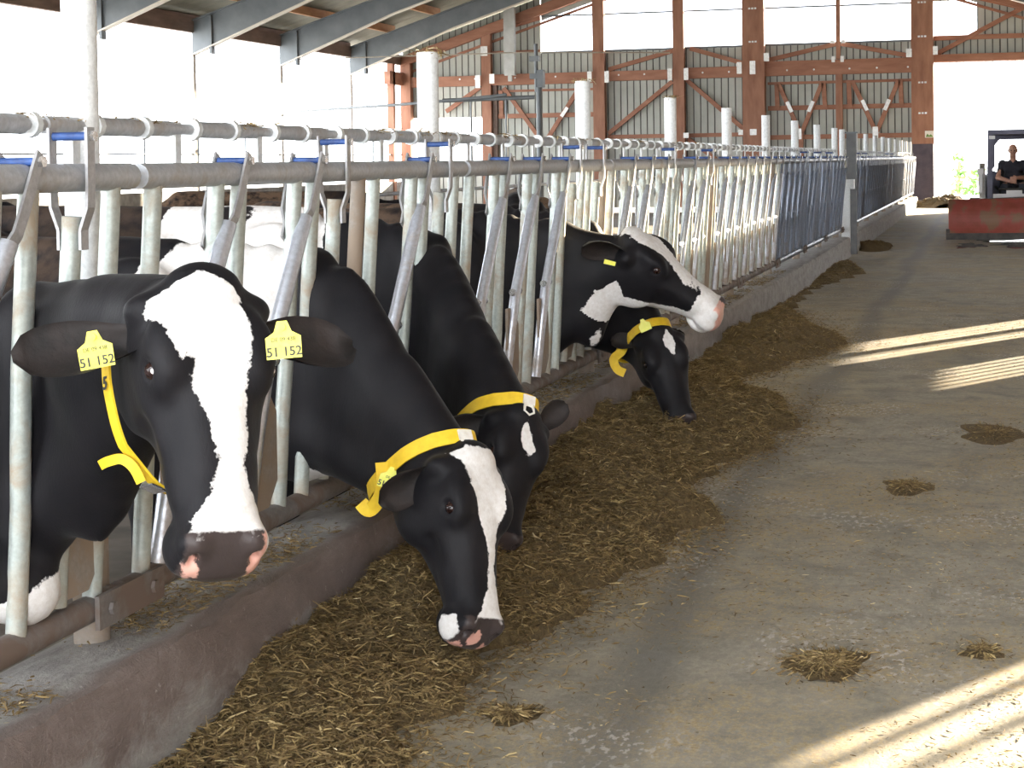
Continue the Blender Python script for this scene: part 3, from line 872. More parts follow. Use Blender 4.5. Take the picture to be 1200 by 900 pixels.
class Field:
    """signed distance field of a body, blended from soft primitives"""
    def __init__(s, lo, hi, vox):
        s.lo = np.array(lo, float); s.vox = vox
        s.n = np.maximum(4, np.ceil((np.array(hi) - s.lo) / vox).astype(int) + 1)
        s.g = np.full(tuple(s.n), 0.3, np.float32)
    def _sl(s, lo, hi, pad):
        a = np.floor((np.array(lo) - pad - s.lo) / s.vox).astype(int)
        c = np.ceil((np.array(hi) + pad - s.lo) / s.vox).astype(int) + 1
        a = np.clip(a, 0, s.n); c = np.clip(c, 0, s.n)
        if np.any(c <= a): return None, None
        ax = [np.arange(a[i], c[i], dtype=np.float32) * s.vox + s.lo[i] for i in range(3)]
        return (slice(a[0], c[0]), slice(a[1], c[1]), slice(a[2], c[2])), (ax[0][:, None, None], ax[1][None, :, None], ax[2][None, None, :])
    def _put(s, sl, d, k, mode):
        g = s.g[sl]
        d = d.astype(np.float32)
        if mode == 'sub':
            h = np.maximum(k - np.abs(g + d), 0) / k if k > 0 else 0
            s.g[sl] = np.maximum(g, -d) + h * h * k * 0.25
        else:
            h = np.maximum(k - np.abs(g - d), 0) / k
            s.g[sl] = np.minimum(g, d) - h * h * k * 0.25
    def ell(s, c, R, r, k=0.03, mode='add'):
        c = np.asarray(c, float); r = np.asarray(r, float)
        ext = np.sqrt(((np.asarray(R) * r[None, :]) ** 2).sum(1))
        sl, P = s._sl(c - ext, c + ext, k + 2 * s.vox)
        if sl is None: return
        q = [P[i] - c[i] for i in range(3)]
        l = [(q[0] * R[0][j] + q[1] * R[1][j] + q[2] * R[2][j]) for j in range(3)]
        k0 = np.sqrt(sum((l[j] / r[j]) ** 2 for j in range(3)))
        k1 = np.sqrt(sum((l[j] / (r[j] ** 2)) ** 2 for j in range(3))) + 1e-6
        s._put(sl, k0 * (k0 - 1.0) / k1, k, mode)
    def cone(s, a, b, ra, rb, k=0.03, mode='add', flat=None):
        a = np.asarray(a, float); b = np.asarray(b, float)
        rm = max(ra, rb)
        sl, P = s._sl(np.minimum(a, b) - rm, np.maximum(a, b) + rm, k + 2 * s.vox)
        if sl is None: return
        d = b - a; dd = float(d @ d) + 1e-9
        q = [P[i] - a[i] for i in range(3)]
        t = np.clip((q[0] * d[0] + q[1] * d[1] + q[2] * d[2]) / dd, 0, 1)
        e = [q[i] - t * d[i] for i in range(3)]
        if flat is not None:
            w, f = flat
            pr = e[0] * w[0] + e[1] * w[1] + e[2] * w[2]
            e = [e[i] + (f - 1) * pr * w[i] for i in range(3)]
        s._put(sl, np.sqrt(sum(x * x for x in e)) - (ra + (rb - ra) * t), k, mode)
    def loft(s, O, A, st, k=0.03):
        """st rows: x, ztop, zbot, halfwidth, lower-narrowing ; A columns = local axes"""
        O = np.asarray(O, float)
        st = np.array(st)
        cs = []
        for x in (st[0, 0] - .1, st[-1, 0] + .1):
            for y in (-.2, .2):
                for z in (-.38, .12):
                    cs.append(O + A @ np.array([x, y * WK, z * WK]) * s.sc)
        cs = np.array(cs)
        sl, P = s._sl(cs.min(0), cs.max(0), k)
        if sl is None: return
        q = [(P[i] - O[i]) / s.sc for i in range(3)]
        x, y, z = [(q[0] * A[0][j] + q[1] * A[1][j] + q[2] * A[2][j]) / (1.0, WK, WK)[j] for j in range(3)]
        sh = x.shape
        xf = x.ravel()
        zt = np.interp(xf, st[:, 0], st[:, 1]).reshape(sh)
        zb = np.interp(xf, st[:, 0], st[:, 2]).reshape(sh)
        hw = np.interp(xf, st[:, 0], st[:, 3]).reshape(sh)
        nr = np.interp(xf, st[:, 0], st[:, 4]).reshape(sh)
        hh = (zt - zb) / 2
        v = (z - (zt + zb) / 2) / hh
        w = hw * (1 - nr * np.clip(0.25 - v, 0, 1.25) / 1.25)
        u = y / np.maximum(w, 0.02)
        rr = (np.abs(u) ** 2.5 + np.abs(v) ** 2.5) ** (1 / 2.5)
        d = (rr - 1) * np.minimum(w, hh)
        e = np.maximum(st[0, 0] - x, x - st[-1, 0])
        d = np.maximum(d, e)
        s._put(sl, d * s.sc * 1.08, k, 'add')
    def sample(s, p):
        i = (np.asarray(p) - s.lo) / s.vox
        i = np.clip(i, 0, s.n - 1.001)
        f = np.floor(i).astype(int); t = i - f
        r = 0.0
        for dx in (0, 1):
            for dy in (0, 1):
                for dz in (0, 1):
                    w = (t[0] if dx else 1 - t[0]) * (t[1] if dy else 1 - t[1]) * (t[2] if dz else 1 - t[2])
                    r += w * s.g[min(f[0] + dx, s.n[0] - 1), min(f[1] + dy, s.n[1] - 1), min(f[2] + dz, s.n[2] - 1)]
        return r
    def surface(s):
        G = vdb.FloatGrid(0.3)
        G.copyFromArray(np.ascontiguousarray(s.g))
        V, Q = G.convertToQuads()[:2]
        V = V.astype(np.float64) * s.vox + s.lo
        return V, Q[:, ::-1].copy()

WK = 1.17       # heads are this much broader and deeper than the base table
def smooth_s(t): return t * t * (3 - 2 * t)

HEAD = [  # x, top, bottom, half width, lower narrowing
    (-0.045, -0.065, -0.17, 0.050, 0.1), (-0.02, -0.022, -0.21, 0.076, 0.15), (0.01, 0.0, -0.240, 0.094, 0.2), (0.06, 0.010, -0.262, 0.106, 0.3), (0.12, 0.008, -0.268, 0.110, 0.38), (0.17, 0.002, -0.262, 0.105, 0.42),
    (0.22, -0.008, -0.248, 0.099, 0.34), (0.28, -0.020, -0.224, 0.088, 0.28), (0.34, -0.030, -0.200, 0.077, 0.2), (0.40, -0.036, -0.182, 0.070, 0.15),
    (0.45, -0.036, -0.172, 0.068, 0.12), (0.485, -0.040, -0.172, 0.074, 0.06), (0.51, -0.049, -0.172, 0.077, 0.04), (0.53, -0.060, -0.170, 0.076, 0.04), (0.55, -0.078, -0.163, 0.070, 0.05), (0.566, -0.096, -0.152, 0.058, 0.1), (0.576, -0.112, -0.136, 0.03, 0.1)]

def build_head(Fd, P, A, s):
    Fd.sc = s
    L = lambda x, y, z: np.asarray(P) + A @ (np.array([x, y * WK, z * WK]) * s)
    def E(c, r, k=0.03, mode='add', rot=None):
        R = A if rot is None else A @ rot
        Fd.ell(L(*c), R, np.array([r[0], r[1] * WK, r[2] * WK]) * s, k, mode)
    Fd.loft(P, A, HEAD, 0.02)
    E((-0.005, 0, -0.025), (0.045, 0.060, 0.035), 0.04)            # poll
    for sy in (1, -1):
        E((0.170, sy * 0.086, -0.040), (0.055, 0.023, 0.032), 0.045)      # orbit
        E((0.13, sy * 0.074, -0.020), (0.06, 0.03, 0.020), 0.04)        # brow
        E((0.12, sy * 0.083, -0.165), (0.125, 0.036, 0.095), 0.05)       # jaw muscle
        E((0.21, sy * 0.076, -0.09), (0.09, 0.016, 0.022), 0.035)        # cheek ridge
        E((0.35, sy * 0.055, -0.10), (0.09, 0.02, 0.03), 0.03)
        E((0.035, sy * 0.09, -0.065), (0.030, 0.04, 0.032), 0.04)         # ear root
        E((0.520, sy * 0.050, -0.078), (0.030, 0.026, 0.030), 0.02)      # nostril wing
        E((0.505, sy * 0.055, -0.135), (0.045, 0.028, 0.03), 0.025)      # lip side
    E((0.49, 0, -0.182), (0.06, 0.052, 0.022), 0.02)                      # chin
    for sy in (1, -1):
        E((0.548, sy * 0.052, -0.082), (0.020, 0.008, 0.016), 0.008, 'sub')   # nostril
        E((0.182, sy * 0.117, -0.036), (0.024, 0.014, 0.017), 0.010, 'sub')   # eye opening
        E((0.47, sy * 0.080, -0.157), (0.055, 0.016, 0.004), 0.008, 'sub')    # mouth line
        E((0.30, sy * 0.105, -0.125), (0.05, 0.012, 0.02), 0.03, 'sub')
    return L

def ear_mesh(Lf, A, s, side, out, face, length=0.215, width=0.115, bx=0.035):
    """cupped leaf; out = direction of the ear in head axes, face = direction its opening looks"""
    out = unit(out); face = np.array(face, float); face = unit(face - out * (face @ out)); across = np.cross(out, face)
    base = np.array([bx, side * 0.085, -0.065])
    nu, nv = 12, 9
    V, F = [], []
    for sheet in (0, 1):
        for i in range(nu):
            u = i / (nu - 1)
            w = width * (0.40 + 0.60 * smooth_s(min(1, u / .6)))
            if u > .62: w = width * max(0.02, 1 - ((u - .62) / .385) ** 2.6) ** .5
            for j in range(nv):
                v = -1 + 2 * j / (nv - 1)
                cup = 0.034 * (1 - 0.4 * u) * (1 - v * v) * (1 if u < 0.95 else 0.3)
                th = (0.007 if sheet else 0.0) * (1 - abs(v) ** 4)
                p = base + out * (u * length) + across * (v * w / 2) - face * (cup + th) + face * (0.012 * u * u)
                if i == 0: p = base + out * 0 + across * v * 0.028 - face * (cup * 0.8 + th)
                V.append(Lf(*p))
    for sheet in (0, 1):
        o = sheet * nu * nv
        for i in range(nu - 1):
            for j in range(nv - 1):
                q = (o + i * nv + j, o + (i + 1) * nv + j, o + (i + 1) * nv + j + 1, o + i * nv + j + 1)
                F.append(q if sheet else q[::-1])
    o = nu * nv
    for i in range(nu - 1):
        for j, fl in ((0, 0), (nv - 1, 1)):
            q = (i * nv + j, (i + 1) * nv + j, o + (i + 1) * nv + j, o + i * nv + j)
            F.append(q if fl else q[::-1])
    for j in range(nv - 1):
        F.append(((nu - 1) * nv + j, (nu - 1) * nv + j + 1, o + (nu - 1) * nv + j + 1, o + (nu - 1) * nv + j))
    return np.array(V), np.array(F), (base, out, face, across)

def capsule_d(V, a, b, r):
    a = np.asarray(a, float); b = np.asarray(b, float)
    d = b - a
    t = np.clip(((V - a) @ d) / (d @ d + 1e-9), 0, 1)
    return r - np.linalg.norm(V - a - t[:, None] * d, axis=1)

def make_cow(spec):
    rng = random.Random(spec.get('seed', 1))
    P = np.array(spec['poll'], float); N = np.array(spec['nose'], float)
    s = np.linalg.norm(N - P) / 0.575
    ax = unit(N - P)
    zz = np.array(spec['up'], float); zz = unit(zz - ax * (zz @ ax))
    yy = np.cross(zz, ax)
    A = np.stack([ax, yy, zz], 1)
    W = np.array([spec['body'][0], spec['body'][1], spec.get('floor', -0.14)])
    f = unit([spec['face'][0], spec['face'][1], 0]); l = np.array([-f[1], f[0], 0.0]); up = np.array([0, 0, 1.0])
    B = np.stack([f, l, up], 1)
    bs = spec.get('bs', 1.0)
    BL = lambda x, y, z: W + B @ (np.array([x, y, z]) * bs)
    def body(Fd):
        Fd.sc = s
        K = 0.07
        def E(c, r, k=K): Fd.ell(BL(*c), B, np.array(r) * bs, k)
        E((-0.85, 0, 0.92), (0.72, 0.34, 0.40))
        E((-0.28, 0, 0.93), (0.42, 0.26, 0.40))
        E((-0.10, 0.15, 0.98), (0.20, 0.10, 0.32)); E((-0.10, -0.15, 0.98), (0.20, 0.10, 0.32))
        E((-1.45, 0, 1.10), (0.36, 0.25, 0.25))
        for sy in (1, -1):
            E((-1.22, sy * 0.20, 1.24), (0.07, 0.07, 0.06))
            E((-1.72, sy * 0.12, 1.16), (0.07, 0.05, 0.06))
            E((-1.50, sy * 0.16, 0.92), (0.22, 0.12, 0.30))
            k = 0.05
            Fd.cone(BL(-0.08, sy * .17, .78), BL(-0.02 + sy * .03, sy * .17, .42), .095 * bs, .05 * bs, k)
            Fd.cone(BL(-0.02 + sy * .03, sy * .17, .42), BL(-0.05 + sy * .03, sy * .17, .12), .048 * bs, .034 * bs, k)
            Fd.ell(BL(-0.03 + sy * .03, sy * .17, .045), B, np.array([.075, .055, .05]) * bs, .03)
            Fd.cone(BL(-1.48, sy * .18, .80), BL(-1.32, sy * .20, .68), .14 * bs, .10 * bs, k)
            Fd.cone(BL(-1.35, sy * .20, .68), BL(-1.66, sy * .18, .46), .095 * bs, .052 * bs, k)
            Fd.cone(BL(-1.66, sy * .18, .46), BL(-1.60, sy * .18, .12), .048 * bs, .036 * bs, k)
            Fd.ell(BL(-1.57, sy * .18, .045), B, np.array([.075, .055, .05]) * bs, .03)
        Fd.cone(BL(-0.05, 0, 1.28), BL(-1.55, 0, 1.30), .07 * bs, .07 * bs, .06)
        Fd.cone(BL(-1.76, 0, 1.24), BL(-1.86, 0, .95), .035 * bs, .024 * bs, .03)
        Fd.cone(BL(-1.86, 0, .95), BL(-1.84, 0, .45), .022 * bs, .03 * bs, .02)
        E((-1.18, 0, .58), (.22, .17, .15))
        # brisket
        Fd.ell(BL(0.05, 0, .72), B, np.array([.18, .12, .26]) * bs, K)
        # neck: chain of upright discs from the head through the fence gap to the chest
        Lh = lambda x, y, z: P + A @ (np.array([x, y * WK, z * WK]) * s)
        h0 = Lh(0.06, 0, -0.14)
        G = np.array(spec['gap'], float)
        pts = [h0, h0 * .5 + (G + np.array(spec.get('bow', (0, 0, 0.04)))) * .5, G, BL(0.02, 0, 0.98)]
        vr = [0.125, spec.get('mr', 0.215), spec.get('gr', 0.335), 0.36]
        lr = [0.085, 0.095, spec.get('gl', .095), 0.16]
        nseg = 16
        for i in range(nseg + 1):
            t = i / nseg * 3
            j = min(2, int(t)); u = t - j
            def cr(a):
                p0 = a[max(j - 1, 0)]; p1 = a[j]; p2 = a[j + 1]; p3 = a[min(j + 2, 3)]
                return 0.5 * ((2 * p1) + (-p0 + p2) * u + (2 * p0 - 5 * p1 + 4 * p2 - p3) * u * u + (-p0 + 3 * p1 - 3 * p2 + p3) * u ** 3)
            c = cr([np.array(q) for q in pts])
            if i == 0: c = h0
            tg = pts[j + 1] - pts[j]
            tg = unit(tg)
            if j == 0:
                vert = unit(zz * (1 - u * .9) + up * (u * .9 + 0.001))
            else:
                vert = up
            lat = unit(np.cross(vert, tg)); vv = unit(np.cross(tg, lat))
            R = np.stack([tg, lat, vv], 1)
            v_, l_ = cr([np.array([q]) for q in vr])[0], cr([np.array([q]) for q in lr])[0]
            Fd.ell(c, R, (0.10, l_ * bs, v_ * bs), 0.045)
        Fd.cone(Lh(0.03, 0, -0.10), G + np.array([0, 0, spec.get('gr', .335) - 0.07]), 0.06, 0.07, 0.06)
        Fd.cone(Lh(0.10, 0, -0.21), G - np.array([0, 0, 0.20]), 0.055, 0.075, 0.07)
        for (a, b_, ra, rb) in spec.get('extra', []):
            Fd.cone(a, b_, ra, rb, 0.05)
        return build_head(Fd, P, A, s)
    vb = spec.get('vb', 0.018); vh = spec.get('vh', 0.007)
    allp = np.array([BL(0.3, .4, 1.55), BL(-2.0, -.4, -.02), BL(-2.0, .4, 1.5), BL(0.3, -.4, 0), P, N, P + zz * .1 * s, P - zz * .3 * s, N - zz * .2 * s, P + yy * .2, P - yy * .2, np.array(spec['gap'])])
    Fb = Field(allp.min(0) - .12, allp.max(0) + .12, vb)
    Lh = body(Fb)
    Vb, Qb = Fb.surface()
    # finer grid round the head and front of the neck
    hc = np.array([Lh(x, y, z) for x in (-.12, .6) for y in (-.15, .15) for z in (-.32, .07)])
    lo, hi = hc.min(0) - .03, hc.max(0) + .03
    Fh = Field(lo, hi, vh)
    body(Fh)
    Vh, Qh = Fh.surface()
    m = vb * 1.3
    cb = Vb[Qb].mean(1)
    inside = np.all((cb > lo + m + vb) & (cb < hi - m - vb), axis=1)
    Qb = Qb[~inside]
    ch = Vh[Qh].mean(1)
    keep = np.all((ch > lo + m) & (ch < hi - m), axis=1)
    Qh = Qh[keep]
    Vs, Qs, off = [Vb, Vh], [Qb, Qh + len(Vb)], len(Vb) + len(Vh)
    mats_idx = [np.zeros(len(Qb), int), np.zeros(len(Qh), int)]
    ears = []
    for side in (1, -1):
        es = spec['ears'][0 if side > 0 else 1]
        Ve, Fe, fr = ear_mesh(Lh, A, s, side, es[0], es[1], *(es[2:] if len(es) > 2 else ()))
        ears.append(fr)
        Vs.append(Ve); Qs.append(Fe + off); off += len(Ve)
        half = len(Fe)
        mi = np.zeros(half, int); n_in = (12 - 1) * (9 - 1)
        mi[:n_in] = 1
        mats_idx.append(mi)
    V = np.concatenate(Vs); Q = np.concatenate(Qs); MI = np.concatenate(mats_idx)
    used = np.unique(Q); remap = np.full(len(V), -1); remap[used] = np.arange(len(used))
    V = V[used]; Q = remap[Q]
    root = thing('dairy_cow', spec['label'], 'cow', (W[0], W[1], W[2]))
    me = from_arrays('cow_body', V - W, Q, [M['coat'], M['ear_in']])
    if len(me.polygons) == len(MI):
        me.polygons.foreach_set('material_index', MI.astype(np.int32))
    # coat pattern attributes (signed distances, metres)
    H = ((V - P) @ A) / s / np.array([1.0, WK, WK])
    Bd = ((V - W) @ B) / bs
    white = np.full(len(V), -0.5)
    hs = np.max([-H[:, 0] - .05, H[:, 0] - .62, np.abs(H[:, 1]) - .2, H[:, 2] - .1, -H[:, 2] - .34], axis=0)
    isH = hs < 0
    if 'blaze' in spec:
        bz = np.array(spec['blaze'])
        xl = H[:, 0]
        yl = np.interp(xl, bz[:, 0], bz[:, 1]); yr = np.interp(xl, bz[:, 0], bz[:, 2])
        d = np.minimum(H[:, 1] - yl, yr - H[:, 1])
        d = np.minimum(d, np.minimum(xl - bz[0, 0], bz[-1, 0] - xl))
        zmin = spec.get('blaze_z', -0.12)
        d = np.minimum(d, H[:, 2] - zmin - 0.0)
        white = np.maximum(white, np.where(isH, d, -0.5))
    for (c, r) in spec.get('head_white', []):
        q = (H - np.array(c)) / np.array(r)
        d = (1 - np.linalg.norm(q, axis=1)) * min(r)
        white = np.maximum(white, np.where(isH, d, -0.5))
    if 'jaw' in spec:
        jw = np.array(spec['jaw'])
        d = -(H[:, 2] - np.interp(H[:, 0], jw[:, 0], jw[:, 1]))
        d = np.minimum(d, np.minimum(H[:, 0] - jw[0, 0], jw[-1, 0] - H[:, 0]))
        white = np.maximum(white, np.where(isH, d, -0.5))
    for (a, b_, r) in spec.get('white', []):
        white = np.maximum(white, capsule_d(V, a, b_, r))
    for (c, r) in spec.get('body_white', []):
        q = (Bd - np.array(c)) / np.array(r)
        white = np.maximum(white, (1 - np.linalg.norm(q, axis=1)) * min(r))
    for (c, r) in spec.get('body_black', []):
        q = (Bd - np.array(c)) / np.array(r)
        white = np.minimum(white, -(1 - np.linalg.norm(q, axis=1)) * min(r))
    for (c, r) in spec.get('head_black', []):
        q = (H - np.array(c)) / np.array(r)
        white = np.minimum(white, np.where(isH, -(1 - np.linalg.norm(q, axis=1)) * min(r), 9))
    # nose pad: front of the muzzle
    pad = np.minimum(np.minimum(H[:, 0] - .505, np.minimum(-0.046 - H[:, 2], H[:, 2] + 0.150)), .070 - np.abs(H[:, 1]))
    pad = np.minimum(pad, (H[:, 0] - .505) * .8 + (-H[:, 2] - .052) * .6)
    pad = np.where(isH, pad, -0.5)
    pink = np.full(len(V), -0.5)
    for (c, r) in spec.get('pink', []):
        q = (H - np.array(c)) / np.array(r)
        pink = np.maximum(pink, (1 - np.linalg.norm(q, axis=1)) * min(r))
    dirt = np.clip((-0.15 - Bd[:, 0]) * 2.0, 0, 1) * spec.get('dirty', 0.6)
    for nm, arr in (('white', white), ('pad', pad), ('pink', pink), ('dirt', dirt)):
        at = me.attributes.new(nm, 'FLOAT', 'POINT')
        at.data.foreach_set('value', arr.astype(np.float32))
    bo = link('body', me, root)
    # eyes
    rot = lambda c: Vector(Lh(*c) - W)
    for side in (1, -1):
        c = np.array([0.181, side * 0.0985, -0.035])
        m = bpy.data.meshes.new('eye')
        bm = bmesh.new(); bmesh.ops.create_uvsphere(bm, u_segments=20, v_segments=14, radius=0.0205 * s)
        bm.to_mesh(m); bm.free(); m.materials.append(M['eye']); m.shade_smooth()
        e = link('eye', m, root, rot(c))
        outw = unit(A @ np.array([0.25, side, 0.15]))
        if spec.get('wild_eye'):
            m2 = bpy.data.meshes.new('sclera')
            bm = bmesh.new(); bmesh.ops.create_uvsphere(bm, u_segments=12, v_segments=8, radius=0.0075 * s)
            bm.to_mesh(m2); bm.free(); m2.materials.append(M['sclera']); m2.shade_smooth()
            p2 = Lh(c[0] + 0.006, c[1] + side * 0.0055, c[2] + 0.0105) - Lh(*c)
            link('eye_white', m2, e, Vector(p2))
    return dict(root=root, W=W, P=P, A=A, s=s, Lh=Lh, ears=ears, field=Fb, hfield=Fh, BL=BL)

def band(cow, center, normal, name='collar', width=0.038, slack=None, r0=0.42, mat='yellow', n=72, ref=(0, 0, 1), outward=False, zmax=9):
    """strap hugging the animal in the plane through center; slack(theta) adds hanging length"""
    c = np.array(center, float); nrm = unit(normal)
    u = np.array(ref, float); u = unit(u - nrm * (u @ nrm)); v = np.cross(nrm, u)
    rad = []
    for k in range(n):
        th = 2 * math.pi * k / n
        d = u * math.cos(th) + v * math.sin(th)
        r = r0
        if outward:
            r = .03
            while r < r0 and cow['field'].sample(c + d * r) < .004: r += .005
            while (c + d * r)[2] > zmax and r > .03: r -= .005
            rad.append(r)
            continue
        while r > 0.02:
            p = c + d * r
            if cow['field'].sample(p) < 0.004: break
            r -= 0.006
        rad.append(r)
    rad = np.array(rad)
    for _ in range(4):
        rad = np.maximum(rad, (np.roll(rad, 1) + rad + np.roll(rad, -1)) / 3)
    V, F = [], []
    for k in range(n):
        th = 2 * math.pi * k / n
        d = u * math.cos(th) + v * math.sin(th)
        r = rad[k] + (slack(th) if slack else 0)
        for rr, w in ((r + .004, -1), (r + .004, 1), (r + .009, 1), (r + .009, -1)):
            V.append(c + d * rr + nrm * w * width / 2 - cow['W'])
    for k in range(n):
        k2 = (k + 1) % n
        for j in range(4):
            F.append((k * 4 + j, k2 * 4 + j, k2 * 4 + (j + 1) % 4, k * 4 + (j + 1) % 4))
    mb = MB(); mb.add(V, F)
    o = mb.build(name, M[mat], cow['root'], True)
    pt = lambda th: (c + (u * math.cos(th) + v * math.sin(th)) * (np.interp((th % (2 * math.pi)) / (2 * math.pi) * n, np.arange(n + 1), np.append(rad, rad[0])) + (slack(th) if slack else 0) + .01))
    return o, pt, (u, v, nrm)

def snap_out(cow, pos, gap=.008):
    pos = np.array(pos, float); d = unit(EYE - pos)
    for _ in range(40):
        if cow['field'].sample(pos) > gap: break
        pos = pos + d * .008
    return pos

def ribbon(cow, pts, width, name='strap_end'):
    """curved loose strap end through world points"""
    P_ = [np.array(q, float) for q in pts]
    fine = []
    for i in range(len(P_) - 1):
        p0, p1, p2, p3 = P_[max(i - 1, 0)], P_[i], P_[i + 1], P_[min(i + 2, len(P_) - 1)]
        for u in np.linspace(0, 1, 7)[:-1]:
            fine.append(.5 * (2 * p1 + (p2 - p0) * u + (2 * p0 - 5 * p1 + 4 * p2 - p3) * u * u + (3 * p1 - p0 - 3 * p2 + p3) * u ** 3))
    fine.append(P_[-1])
    V, F = [], []
    for i, q in enumerate(fine):
        t = unit(fine[min(i + 1, len(fine) - 1)] - fine[max(i - 1, 0)])
        view = unit(EYE - q)
        w_ = unit(np.cross(t, view) + .25 * view); n_ = unit(np.cross(w_, t))
        for a, b_ in ((-1, 0), (1, 0), (1, 1), (-1, 1)):
            V.append(q + w_ * a * width / 2 + n_ * b_ * .004 - cow['W'])
    n = len(fine)
    for i in range(n - 1):
        for j in range(4):
            F.append((i * 4 + j, (i + 1) * 4 + j, (i + 1) * 4 + (j + 1) % 4, i * 4 + (j + 1) % 4))
    F += [(0, 1, 2, 3), tuple((n - 1) * 4 + j for j in (3, 2, 1, 0))]
    mb = MB(); mb.add(V, F)
    return mb.build(name, M['yellow'], cow['root'], True)

def frame_obj(o, origin, xa, za):
    """orient an object: local x = xa, local z = za (normal)"""
    xa = unit(xa); za = np.array(za, float); za = unit(za - xa * (za @ xa)); ya = np.cross(za, xa)
    o.matrix_world = Matrix(((xa[0], ya[0], za[0], origin[0]), (xa[1], ya[1], za[1], origin[1]), (xa[2], ya[2], za[2], origin[2]), (0, 0, 0, 1)))

def text_mesh(name, body, size, mat, parent, loc, bold=0.0):
    cu = bpy.data.curves.new(name, 'FONT')
    cu.body = body; cu.size = size; cu.align_x = 'CENTER'; cu.align_y = 'CENTER'; cu.extrude = 0.0004; cu.offset = bold
    tmp = bpy.data.objects.new(name, cu); COL.objects.link(tmp)
    bpy.context.view_layer.update()
    me = bpy.data.meshes.new_from_object(tmp.evaluated_get(bpy.context.evaluated_depsgraph_get()))
    bpy.data.objects.remove(tmp)
    me.materials.clear(); me.materials.append(M[mat])
    o = link(name, me, parent, loc)
    return o

def ear_tag(cow, pos, xdir, normal, text=None, size=0.062, small=None):
    m = MB()
    h = size / 2
    m.prism([(-h, -h * .75), (h * .97, -h * .75), (h, h * .45), (h * .5, h * .75), (h * .28, h * 1.35), (-h * .28, h * 1.35), (-h * .5, h * .75), (-h, h * .45)], 2, -0.0012, 0.0012)
    t = m.build('ear_tag', M['tag_yellow'], cow['root'])
    W = cow['W']
    frame_obj(t, np.array(pos) - W, xdir, normal)
    mb = t.matrix_world.copy(); t.matrix_local = mb
    if text:
        text_mesh('tag_number', text, size * 0.36, 'ink', t, (0, -size * 0.19, 0.0022), 0.0004)
        text_mesh('tag_print', small or 'DE 09', size * 0.16, 'ink', t, (0, size * 0.16, 0.0022))
    b_ = MB(); b_.tube([(0, h * 1.0, -0.004), (0, h * 1.0, 0.006)], 0.007, 10); b_.build('tag_button', M['tag_yellow'], t, True)
    return t

def transponder(cow, pos, xdir, normal):
    """white clip on the strap"""
    m = MB()
    m.box((-.022, -.016, 0), (.022, .016, .006))
    t = m.build('collar_clip', M['white_plastic'], cow['root'])
    m = MB(); m.tube([(-.014, 0.016, 0.003), (-.018, .044, .006), (0, .056, .008), (.018, .044, .006), (.014, .016, .003)], .005, 8)
    m.box((-.012, .012, .002), (.012, .044, .004)); m.build('clip_loop', M['white_plastic'], t, True)
    frame_obj(t, np.array(pos) - cow['W'], xdir, normal)
    t.matrix_local = t.matrix_world.copy()
    return t

# --- cow 1, looks at the camera
ear_f = [((-.02, 1, -.30), (-.25, .25, .9), .235, .14, .085), ((.12, -1, -.30), (-.25, -.25, .9), .235, .14, .085)]
c1 = make_cow(dict(label='black and white cow staring at the camera, broad white face, two yellow ear tags', seed=1,
    poll=(-1.471, 3.226, 1.212), nose=(-1.315, 3.01, .722), up=(.72, -.76, .12), body=(-2.66, 3.20), face=(1, .45), gap=(-2.03, 3.575, .865), gr=.305, gl=.08, mr=.18, extra=[((-2.38, 3.36, .66), (-2.07, 3.54, .50), .16, .08)],
    bow=(0, -.02, .09), ears=ear_f, wild_eye=True, vh=.006, vb=.016,
    blaze=[(-.015, -.02, .0), (.0, -.045, .015), (.015, -.075, .035), (.035, -.10, .05), (.06, -.108, .058), (.12, -.085, .062), (.20, -.052, .055), (.30, -.022, .050), (.37, -.010, .042), (.43, -.018, .045), (.47, -.05, .07), (.51, -.06, .10), (.56, -.06, .1)], blaze_z=-.095,
    head_black=[((.185, -.050, .0), (.014, .009, .1))],
    pink=[((.54, .075, -.10), (.07, .032, .06)), ((.555, -.052, -.11), (.03, .008, .018))], head_white=[((.53, .0, -.185), (.05, .05, .02))],
    white=[((-2.2, 3.44, .38), (-2.03, 3.56, .44), .105)], dirty=.3))
# --- cow 2, head down, nearest feeder
c2 = make_cow(dict(label='nearest feeding black cow, long white blaze, yellow collar, muzzle in the silage', seed=2,
    poll=(-1.392, 4.87, .608), nose=(-1.270, 4.648, .153), up=(.87, -.47, .14), body=(-2.42, 5.16), face=(1, -.05), gap=(-2.02, 5.215, .80), gr=.36,
    bow=(0, .02, .10), ears=[((-.5, .5, -.7), (.3, -.2, .9), .17, .09), ((.45, -.6, -.6), (.3, .0, .9), .2, .11)], vh=.006, vb=.016,
    blaze=[(-.02, -.05, .04), (.0, -.085, .06), (.03, -.07, .07), (.12, -.055, .07), (.2, -.03, .055), (.24, -.015, .045), (.27, .005, .04), (.35, .01, .038), (.42, .0, .045), (.49, -.03, .065), (.52, -.05, .08), (.545, -.06, .09)], blaze_z=-.075,
    head_white=[((.52, -.07, -.12), (.04, .04, .035))], pink=[((.56, -.02, -.09), (.03, .02, .02)), ((.56, .03, -.12), (.03, .018, .02)), ((.55, -.05, -.13), (.03, .02, .02))],
    white=[((-2.0, 5.25, .46), (-2.02, 5.2, .55), .07)],
    body_white=[((.18, -.25, 1.26), (.25, .4, .24))], dirty=.5))
